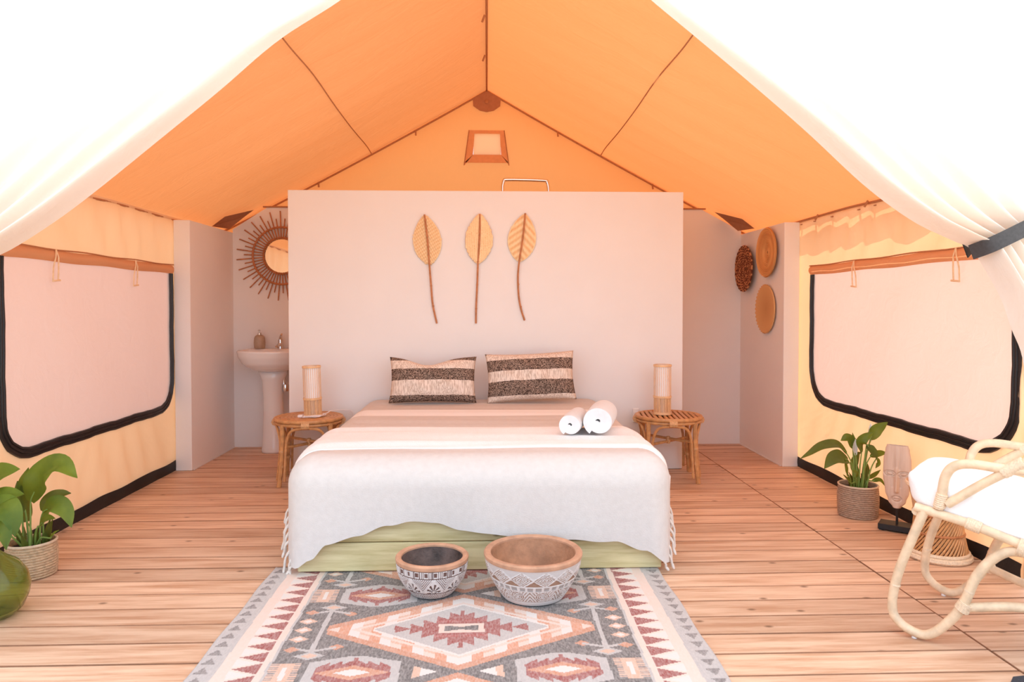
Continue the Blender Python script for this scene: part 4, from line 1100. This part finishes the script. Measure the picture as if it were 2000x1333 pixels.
def pat_big(u, v):
    if v > 0.93: return (WASH2, 0.6)
    if v > 0.57:
        f = (u * 13) % 1.0; q = (v - 0.57) / 0.36; e = abs(f - 0.5) * 2 + abs(q - 0.5) * 2
        if e < 1.0:
            ang = math.atan2(q - 0.5, f - 0.5) / (2 * PI)
            if lines(e + ang * 0.25, 0.25, 0.34): return (mul(DKB, 1.25), 0.2)
            return (WASH, 1.0)
        if e > 1.16: return (mul(DKB, 1.1) if q < 0.5 else mul(WASH, 0.8), 0.1 if q < 0.5 else 0.6)
        return (WASH, 1.0)
    if v > 0.43:
        f = (u * 34) % 1.0
        if v > 0.555 or v < 0.445: return (WASH, 1.0)
        if max(abs(f - 0.5) / 0.34, abs(v - 0.5) / 0.042) < 1: return (mul(WASH2, 0.72), 0.1)
        return (WASH, 1.0)
    if v > 0.13:
        f = (u * 10) % 1.0; q = (v - 0.28) / 0.15; da = (f - 0.5) * 3.2; rr = math.hypot(da, q)
        if rr < 0.95:
            return (WASH, 1.0) if not lines(rr, 0.24, 0.36) else (mul(DKB, 1.2), 0.2)
        g_ = abs(f - 0.5) * 2
        if lines(q * 0.6 + (f if f < 0.5 else 1 - f) * 3.2, 0.42, 0.30): return (mul(DKB, 1.25), 0.2)
        return (WASH, 1.0)
    if 0.10 < v < 0.13: return (WASH2, 0.3)
    return (mul(WASH, 0.98), 0.9)
ZR = 0.0105
bowl('smaller carved wooden bowl with dark hollow, left of the two on the rug', (-0.229, 2.955, ZR), 0.150, 0.088, 0.158, 0.022, pat_small, M['bowl_dark'], 2.1, 0.3)
bowl('larger whitewashed carved bowl with brown hollow, right of the two on the rug', (0.190, 2.915, ZR), 0.2015, 0.128, 0.186, 0.026, pat_big, M['bowl_brown'], 1.6, 0.8)

# ------------------------------------------------------------------ plants in rope pots
def pot(t, r_, H, mat, rope_r):
    m = MB(); pf = [(0.0, 0.0), (r_ * 0.93, 0.0)]; n = max(8, int(H / (rope_r * 1.55)))
    for i in range(n):
        z = H * (i + 0.5) / n; bul = r_ * (0.955 + 0.05 * math.sin(PI * (i + 0.5) / n))
        pf += [(bul - rope_r * 0.35, z - H / n * 0.46), (bul + rope_r * 0.35, z), (bul - rope_r * 0.35, z + H / n * 0.46)]
    pf += [(r_ * 0.985, H), (r_ * 0.94, H + 0.003), (r_ * 0.90, H - 0.002), (r_ * 0.88, H - 0.03)]
    m.lathe(pf, 48); m.f = m.f[:-1]
    p = obj('pot', m, mat, t)
    e = MB(); e.tube([(r_ * 0.955 * math.cos(2 * PI * i / 48), r_ * 0.955 * math.sin(2 * PI * i / 48), H) for i in range(48)], 0.0055, 6, True); obj('pot_rim', e, M['pot_rim'], p)
    s_ = MB(); s_.lathe([(0.0, H - 0.022), (r_ * 0.5, H - 0.018), (r_ * 0.9, H - 0.026)], 28); s_.f = s_.f[:-1]; obj('soil', s_, M['soil'], t)
def leaf(t, base, pts, wd, mat, root, name='leaf', facing=None):
    P_ = [Vector(p) - base for p in pts]; sp = spline(P_, 6); n = len(sp)
    Ls = [0.0]
    for a, b_ in zip(sp, sp[1:]): Ls.append(Ls[-1] + (b_ - a).length)
    view = (Vector((0, 0, 1.2)) - base).normalized() if facing is None else facing
    vs = []
    for i, p in enumerate(sp):
        d = (sp[min(n - 1, i + 1)] - sp[max(0, i - 1)]).normalized()
        side = d.cross(Vector((0.15, -0.75, 0.65)))
        side = side.normalized() if side.length > 0.05 else Vector((1, 0, 0)); nn = side.cross(d).normalized()
        f = Ls[i] / Ls[-1]; w = wd / 2 * (math.sin(PI * (0.04 + 0.96 * f) ** 0.75)) ** 0.85 if f < 1 else 0.0015
        for a in (-1, -0.5, 0, 0.5, 1):
            vs.append(p + side * (a * w) + nn * (0.22 * w * abs(a) - 0.003 * (a == 0) + 0.05 * w * math.sin(f * 16 + a * 2) * abs(a)))
    fs = [(i * 5 + k_, i * 5 + k_ + 1, i * 5 + 6 + k_, i * 5 + 5 + k_) for i in range(n - 1) for k_ in range(4)]
    m = MB(); m.add(vs, fs); lf = obj(name, m, mat, t, ang=None)
    if root is not None:
        e = MB(); rt_ = Vector(root); b0 = sp[0]; mid_ = rt_.lerp(b0, 0.55) + Vector(((b0.x - rt_.x) * -0.12, 0, 0.02))
        e.tube(spline([rt_, mid_, b0, sp[2]], 4), [0.005, 0.0045, 0.004, 0.004, 0.0038, 0.0036, 0.0034, 0.0032, 0.003, 0.003, 0.0028, 0.0026, 0.0024], 6); obj('stem', e, M['stem'], lf)
    return lf
def plant(label, loc, r_, H, mat, leaves, flowers=(), dark=()):
    t = thing('potted_plant', label, 'plant', loc); base = Vector(loc); pot(t, r_, H, mat, 0.007)
    for i, (pts, wd) in enumerate(leaves):
        b0 = Vector(pts[0]) - base; a = math.atan2(b0.y + R.uniform(-.03, .03), b0.x + R.uniform(-.03, .03)); rr = r_ * R.uniform(0.1, 0.5)
        leaf(t, base, pts, wd, M['leaf_dark'] if i in dark else M['leaf'], (rr * math.cos(a), rr * math.sin(a), H - 0.025))
    for pts, wd in flowers:
        b0 = Vector(pts[0]) - base; leaf(t, base, pts, wd, M['spathe'], (b0.x * 0.2, b0.y * 0.2, H - 0.025), 'flower')
    for k_ in range(9):
        a = R.uniform(0, 2 * PI); rr = r_ * R.uniform(0.1, 0.6); p = Vector((rr * math.cos(a), rr * math.sin(a), H - 0.024))
        q = p + Vector((0.35 * p.x + R.uniform(-.02, .02), 0.35 * p.y, R.uniform(0.06, 0.13)))
        pts = [base + p, base + p.lerp(q, 0.5) + Vector((0, 0, 0.01)), base + q]; leaf(t, base, pts, 0.024, M['leaf_dark'], None)
    return t
LL = [
    ([(-2.042, 3.240, 0.329), (-1.991, 3.240, 0.448), (-1.898, 3.220, 0.498), (-1.802, 3.180, 0.447)], 0.125),
    ([(-2.001, 3.260, 0.277), (-1.976, 3.280, 0.327), (-1.948, 3.310, 0.344), (-1.916, 3.330, 0.341)], 0.070),
    ([(-1.977, 3.220, 0.283), (-1.911, 3.200, 0.325), (-1.851, 3.180, 0.298), (-1.818, 3.160, 0.234)], 0.085),
    ([(-1.978, 3.200, 0.234), (-1.939, 3.180, 0.267), (-1.888, 3.160, 0.275)], 0.042),
    ([(-2.112, 3.280, 0.347), (-2.099, 3.290, 0.409), (-2.087, 3.300, 0.468)], 0.050),
    ([(-2.096, 3.260, 0.273), (-2.106, 3.270, 0.333), (-2.131, 3.290, 0.410)], 0.058),
    ([(-2.219, 3.200, 0.360), (-2.178, 3.180, 0.426), (-2.110, 3.160, 0.475), (-2.029, 3.150, 0.495)], 0.130),
    ([(-2.188, 3.160, 0.307), (-2.131, 3.140, 0.362), (-2.052, 3.120, 0.389), (-1.981, 3.100, 0.398)], 0.095),
    ([(-2.139, 3.120, 0.319), (-2.058, 3.080, 0.351), (-1.997, 3.050, 0.316), (-1.975, 3.030, 0.235)], 0.110),
    ([(-2.137, 3.100, 0.258), (-2.061, 3.050, 0.284), (-2.010, 3.020, 0.249), (-1.993, 3.000, 0.192)], 0.085),
    ([(-2.099, 3.300, 0.219), (-2.116, 3.320, 0.284), (-2.109, 3.340, 0.354)], 0.060),
    ([(-1.935, 3.200, 0.175), (-1.905, 3.180, 0.203), (-1.879, 3.170, 0.220)], 0.016)]
plant('broad-leaved peace lily in a pale rope pot by the left canvas wall', (-2.041, 3.24, 0), 0.101, 0.150, M['seagrass'], LL, dark=(1, 5, 10))
RL = [
    ([(2.056, 3.980, 0.362), (1.985, 3.950, 0.420), (1.882, 3.920, 0.419), (1.800, 3.900, 0.380), (1.739, 3.880, 0.353)], 0.055),
    ([(2.049, 3.950, 0.328), (1.985, 3.920, 0.353), (1.931, 3.900, 0.347), (1.878, 3.880, 0.298)], 0.088),
    ([(2.112, 4.020, 0.383), (2.108, 4.030, 0.422), (2.090, 4.040, 0.442), (2.056, 4.050, 0.422)], 0.066),
    ([(2.112, 4.020, 0.379), (2.121, 4.030, 0.422), (2.120, 4.040, 0.470)], 0.030),
    ([(2.142, 3.980, 0.365), (2.123, 3.960, 0.420), (2.147, 3.950, 0.459), (2.198, 3.950, 0.491)], 0.060),
    ([(2.198, 3.99, 0.440), (2.235, 4.000, 0.487), (2.272, 4.000, 0.515), (2.305, 4.000, 0.537)], 0.066),
    ([(2.155, 3.950, 0.415), (2.174, 3.930, 0.389), (2.191, 3.920, 0.362), (2.198, 3.920, 0.340)], 0.060),
    ([(2.178, 3.950, 0.349), (2.220, 3.960, 0.361), (2.263, 3.970, 0.366), (2.295, 3.980, 0.358)], 0.040),
    ([(2.221, 3.960, 0.339), (2.230, 3.960, 0.310), (2.214, 3.960, 0.280)], 0.028),
    ([(2.128, 4.050, 0.246), (2.140, 4.060, 0.288), (2.168, 4.070, 0.339), (2.194, 4.070, 0.346)], 0.046),
    ([(2.041, 3.940, 0.243), (2.022, 3.920, 0.291), (2.009, 3.910, 0.344)], 0.034),
    ([(2.064, 3.900, 0.238), (2.060, 3.880, 0.271), (2.033, 3.870, 0.288)], 0.036),
    ([(2.177, 4.000, 0.227), (2.195, 4.020, 0.267), (2.187, 4.020, 0.312)], 0.034),
    ([(2.205, 4.02, 0.207), (2.25, 4.040, 0.222), (2.30, 4.060, 0.247)], 0.026),
    ([(2.205, 3.980, 0.202), (2.245, 3.970, 0.210), (2.271, 3.960, 0.177)], 0.028),
    ([(2.055, 3.920, 0.205), (2.012, 3.890, 0.238), (1.977, 3.860, 0.269)], 0.028)]
RF = [([(2.215, 4.020, 0.423), (2.219, 4.030, 0.473), (2.227, 4.040, 0.527)], 0.034), ([(2.119, 4.000, 0.346), (2.113, 4.000, 0.390), (2.117, 4.000, 0.442)], 0.034)]
plant('slender peace lily with two white flowers in a grey rope pot by the right wall', (2.135, 4.0, 0), 0.109, 0.178, M['seagrass_dull'], RL, RF, dark=(0, 1, 6, 9, 12))

# green glass vase
gv = thing('glass_vase', 'big-bellied green glass vase on the deck at the left edge', 'vase', (-1.925, 2.80, 0))
m = MB(); m.lathe([(0.0, 0.012), (0.05, 0.008), (0.085, 0.004), (0.112, 0.03), (0.130, 0.075), (0.135, 0.115), (0.125, 0.16), (0.095, 0.205), (0.058, 0.232), (0.036, 0.250), (0.030, 0.275), (0.031, 0.31), (0.036, 0.318), (0.026, 0.318), (0.024, 0.28), (0.030, 0.253), (0.054, 0.227), (0.09, 0.200), (0.119, 0.158), (0.129, 0.115), (0.124, 0.078), (0.106, 0.036), (0.08, 0.012), (0.0, 0.020)], 56)
obj('glass_body', m, M['glass'], gv, ang=None)

# ------------------------------------------------------------------ carved face on a stand
fm = thing('carved_mask', 'pale carved wooden face on a black stand beside the right plant', 'sculpture', (2.20, 3.72, 0), math.radians(-38))
b = MB(); b.box((-0.085, -0.05, 0.006), (0.085, 0.05, 0.036), 0.002); obj('stand_base', b, M['ebony'], fm, smooth=False)
b = MB(); b.tube([(0.0, 0, 0.034), (0.0, 0, 0.20)], 0.006, 8); obj('stand_rod', b, M['ebony'], fm)
for sx in (-1, 1):
    b = MB(); b.box((sx * 0.07 - 0.01, -0.045, 0), (sx * 0.07 + 0.01, 0.045, 0.008)); obj('foot', b, M['ebony'], fm, smooth=False)
m = MB(); MH, MW, MZ = 0.335, 0.069, 0.125
def facew(f): return MW * lerp_tab([(0, 0.30), (0.10, 0.62), (0.25, 0.84), (0.5, 1.0), (0.75, 0.97), (0.93, 0.84), (1.0, 0.74)], f)
def face(u, v):
    a = 2 * u - 1; f = v; w = facew(f) * (1 if 0 < f < 1 else 0.9); x = a * w; z = MZ + MH * f
    y = -0.024 * (1 - a * a) ** 0.5 - 0.006
    nose = math.exp(-(x / 0.009) ** 2) * (1 if 0.27 < f < 0.62 else math.exp(-((f - (0.27 if f < 0.27 else 0.62)) / 0.02) ** 2))
    y -= 0.022 * nose * (1.1 - 0.6 * (f - 0.27) / 0.35 if f > 0.27 else 1)
    for sx in (-1, 1):       # brow hollow, eyelid ring
        ex, ez = (x - sx * 0.033) / 0.021, (f - 0.545) / 0.032; d = math.hypot(ex, ez)
        if f > 0.5: y += 0.007 * math.exp(-((d - 1.35) / 0.22) ** 2)
        y += 0.006 * math.exp(-((d - 0.75) / 0.18) ** 2); y -= 0.005 * math.exp(-(d / 0.4) ** 2)
        y += 0.004 * math.exp(-((x - sx * 0.018) / 0.006) ** 2) * (1 if 0.33 < f < 0.5 else 0)
    if f > 0.62: y += 0.0045 * math.exp(-((abs(x) - 0.012) / 0.004) ** 2) * math.exp(-((f - 0.62) / 0.3) ** 2)
    mx, mz = x / 0.021, (f - 0.15) / 0.042; d = math.hypot(mx, mz)
    y += 0.007 * math.exp(-((d - 1.0) / 0.2) ** 2); y -= 0.003 * math.exp(-(d / 0.6) ** 2); y += 0.006 * math.exp(-(mz / 0.14) ** 2) * (1 if abs(mx) < 0.7 else 0)
    return (x, y, z)
m.grid(face, 81, 121); m.grid(lambda u, v: ((2 * u - 1) * facew(v), 0.010 * (1 - (2 * u - 1) ** 2) ** 0.5 - 0.006, MZ + MH * v), 41, 61)
cap = MB(); obj('face', m, M['mask'], fm, ang=None)

# ------------------------------------------------------------------ cane stool (hourglass of crossed sticks)
cs = thing('cane_stool', 'hourglass cane stool of crossed sticks behind the armchair', 'stool', (2.165, 3.32, 0), 0.2)
rb, rw, rtp, HS = 0.132, 0.100, 0.135, 0.36
def hr(z): f = z / HS; return rw + (rb - rw) * abs(2 * f - 1.06) ** 1.7 if f < 0.53 else rw + (rtp - rw) * abs(2 * f - 1.06) ** 1.7
def stick(sg, z0, z1, dth, n=6):
    e = MB(); e.tube([(hr(z0 + (z1 - z0) * i / n) * math.cos(sg * dth * i / n) + 0.0, hr(z0 + (z1 - z0) * i / n) * math.sin(sg * dth * i / n), z0 + (z1 - z0) * i / n) for i in range(n + 1)], 0.0052, 5); return e
for z0, z1, sg in ((0.035, 0.125, 1), (0.125, 0.215, 1), (0.215, 0.345, -1)):
    for layer in (1, -1):
        s0 = None
        n_ = 44 if layer == 1 else 22
        for k_ in range(n_):
            a = 2 * PI * k_ / n_
            sc_ = 1.0 if layer == 1 else 0.95
            if s0 is None: s0 = obj('cane_stick', stick(sg * layer, z0, z1, 0.55), M['rattan'] if layer == 1 else M['rattan_dark'], cs); s0.rotation_euler = (0, 0, a); s0.scale = (sc_, sc_, 1)
            else: inst(s0, 'cane_stick', cs, (0, 0, 0), (0, 0, a), (sc_, sc_, 1))
for zz, rr, nm in ((0.125, 0.006, 'cord_band'), (0.215, 0.007, 'cord_band'), (0.014, 0.014, 'base_ring'), (0.034, 0.009, 'base_ring'), (0.348, 0.013, 'top_ring')):
    e = MB(); q_ = hr(max(0.0, zz))
    e.tube([((q_ + 0.003) * math.cos(2 * PI * i / 48), (q_ + 0.003) * math.sin(2 * PI * i / 48), zz) for i in range(48)], rr, 7, True); obj(nm, e, M['rattan_wrap'] if 'ring' in nm else M['rattan_dark'], cs)
e = MB(); e.lathe([(0.0, 0.350), (rtp, 0.350), (rtp + 0.004, 0.356), (rtp - 0.005, 0.363), (0.0, 0.366)], 36); obj('seat', e, M['rattan'], cs)

# ------------------------------------------------------------------ rattan armchair (x across, y forward)
ch = thing('armchair', 'pale rattan armchair with a thick white seat cushion at the right edge', 'chair', (1.549, 2.498, 0), math.radians(46.4))
W = 0.506; rp = M['rattan_pale']
def tube(name, pts, r_=0.0165, par=ch, n=6, mat=None):
    e = MB(); e.tube(spline(pts, n), r_, 10); return obj(name, e, mat or rp, par)
def wrap(par, p, d, ln=0.05, r_=0.0195):
    p, d = Vector(p), Vector(d).normalized(); e = MB(); N_ = 7
    e.tube([p + d * (ln * (i / (2 * N_) - 0.5)) for i in range(2 * N_ + 1)], [r_ + (0.0015 if i % 2 else 0) for i in range(2 * N_ + 1)], 10); return obj('binding', e, M['rattan_wrap'], par)
rail = [(0.005, 0.478), (-0.06, 0.468), (-0.173, 0.447), (-0.317, 0.408), (-0.46, 0.375), (-0.60, 0.36)]
for X, s in ((0.0, 1), (W, -1)):
    sr = tube('seat_rail', [(X, f, z) for f, z in rail], 0.0165)
    wrap(sr, (X, -0.175, 0.446), (0, -0.144, -0.038), 0.045, 0.021)
    lg = tube('leg_loop', [(X, -0.025, 0.470), (X - s * 0.004, 0.052, 0.24), (X - s * 0.008, 0.074, 0.10), (X - s * 0.006, 0.048, 0.045), (X, -0.008, 0.020), (X, -0.052, 0.032), (X, -0.100, 0.084), (X, -0.146, 0.160), (X, -0.182, 0.264), (X, -0.225, 0.335), (X, -0.275, 0.378), (X, -0.33, 0.385)], 0.0165)
    for p, d in (((X - s * 0.006, 0.064, 0.18), (0, 0.02, -0.15)), ((X, -0.165, 0.215), (0, -0.04, 0.1))):
        e = MB(); d = Vector(d).normalized(); e.tube([Vector(p) - d * 0.004, Vector(p), Vector(p) + d * 0.004], [0.0165, 0.0178, 0.0165], 10); obj('node', e, M['rattan_wrap'], lg)
    e = MB(); e.lathe([(0.0, 0.0), (0.009, 0.0), (0.009, 0.008), (0.0, 0.008)], 10, (X, 0.002, -0.0)); pd = obj('foot_pad', e, M['plastic'], lg)
    wrap(lg, (X, -0.318, 0.398), (0, -0.14, -0.035), 0.035, 0.030)
    ar = tube('arm', [(X, -0.068, 0.485), (X, -0.078, 0.53), (X, -0.088, 0.600), (X, -0.116, 0.643), (X, -0.17, 0.658), (X, -0.258, 0.655), (X, -0.34, 0.660), (X, -0.42, 0.69)], 0.0165)
    wrap(ar, (X, -0.075, 0.515), (0, -0.02, 0.1), 0.05, 0.0185)
    bp = tube('back_post', [(X, -0.095, 0.505), (X, -0.20, 0.595), (X, -0.314, 0.682), (X, -0.46, 0.80), (X, -0.60, 0.93)], 0.0155)
    wrap(bp, (X, -0.285, 0.663), (0, -0.62, 0.46), 0.075, 0.0205)
    rl = tube('rear_leg', [(X, -0.56, 0.37), (X, -0.575, 0.2), (X, -0.60, 0.021)], 0.0165)
    tube('stretcher', [(X + s * 0.004, -0.158, 0.155), (X + s * 0.03, -0.317, 0.19 if s > 0 else 0.12), (X + s * 0.02, -0.585, 0.215 if s > 0 else 0.08)], 0.0165)
    wrap(lg, (X, -0.150, 0.158), (0, -0.4, 0.75), 0.035, 0.023)
tube('front_rail', [(0, 0.0, 0.462), (W * 0.5, 0.012, 0.462), (W, 0.0, 0.462)], 0.0165)
tube('rear_rail', [(0, -0.56, 0.362), (W * 0.5, -0.56, 0.362), (W, -0.56, 0.362)], 0.0155)
tube('top_rail', [(0, -0.60, 0.93), (W * 0.25, -0.625, 0.955), (W * 0.75, -0.625, 0.955), (W, -0.60, 0.93)], 0.0165)
for f in range(7):
    X = W * (f + 1) / 8; tube('back_spindle', [(X, -0.54, 0.40), (X, -0.59, 0.65), (X, -0.618, 0.95)], 0.008)
for f in range(6):
    yy = -0.06 - 0.08 * f; z_ = lerp_tab([(-0.6, 0.36), (0.0, 0.47)], yy) - 0.002; tube('seat_slat', [(0.0, yy, z_), (W / 2, yy, z_ - 0.004), (W, yy, z_)], 0.007, n=2)
m = MB()
def cush(u, v):
    th = 2 * PI * u; ph = PI * (v - 0.5); e1, e2 = 0.26, 0.36
    sg = lambda a, p: math.copysign(abs(a) ** p, a)
    cx = sg(math.cos(ph), e2) * sg(math.cos(th), e1); cy = sg(math.cos(ph), e2) * sg(math.sin(th), e1); cz = sg(math.sin(ph), e2)
    X = W / 2 + cx * (W / 2 - 0.008); Y = -0.262 + cy * 0.305
    zc = 0.540 + (Y - 0.05) * 0.20; pu = 0.067 + 0.012 * (1 - cx * cx) * (1 - cy * cy)
    return (X, Y + 0.012 * cz * (cy > 0.5), zc + cz * pu + 0.004 * math.sin(X * 23 + Y * 31) * max(0, cz))
m.grid(cush, 96, 40, True); so = obj('seat_cushion', m, M['seat_cloth'], ch, ang=None); so['label'] = 'thick white seat cushion'

# dark mat just reaching into the frame
m = MB(); m.prism([(1.60, 1.2), (2.6, 1.2), (2.6, 2.10), (2.55, 2.17), (2.45, 2.20), (1.78, 2.205), (1.68, 2.19), (1.61, 2.12)], 0.016, 'z', 0.002)
tag(obj('door_mat', m, M['mat'], None, smooth=False), 'dark grey mat on the deck in the bottom right corner', 'mat')
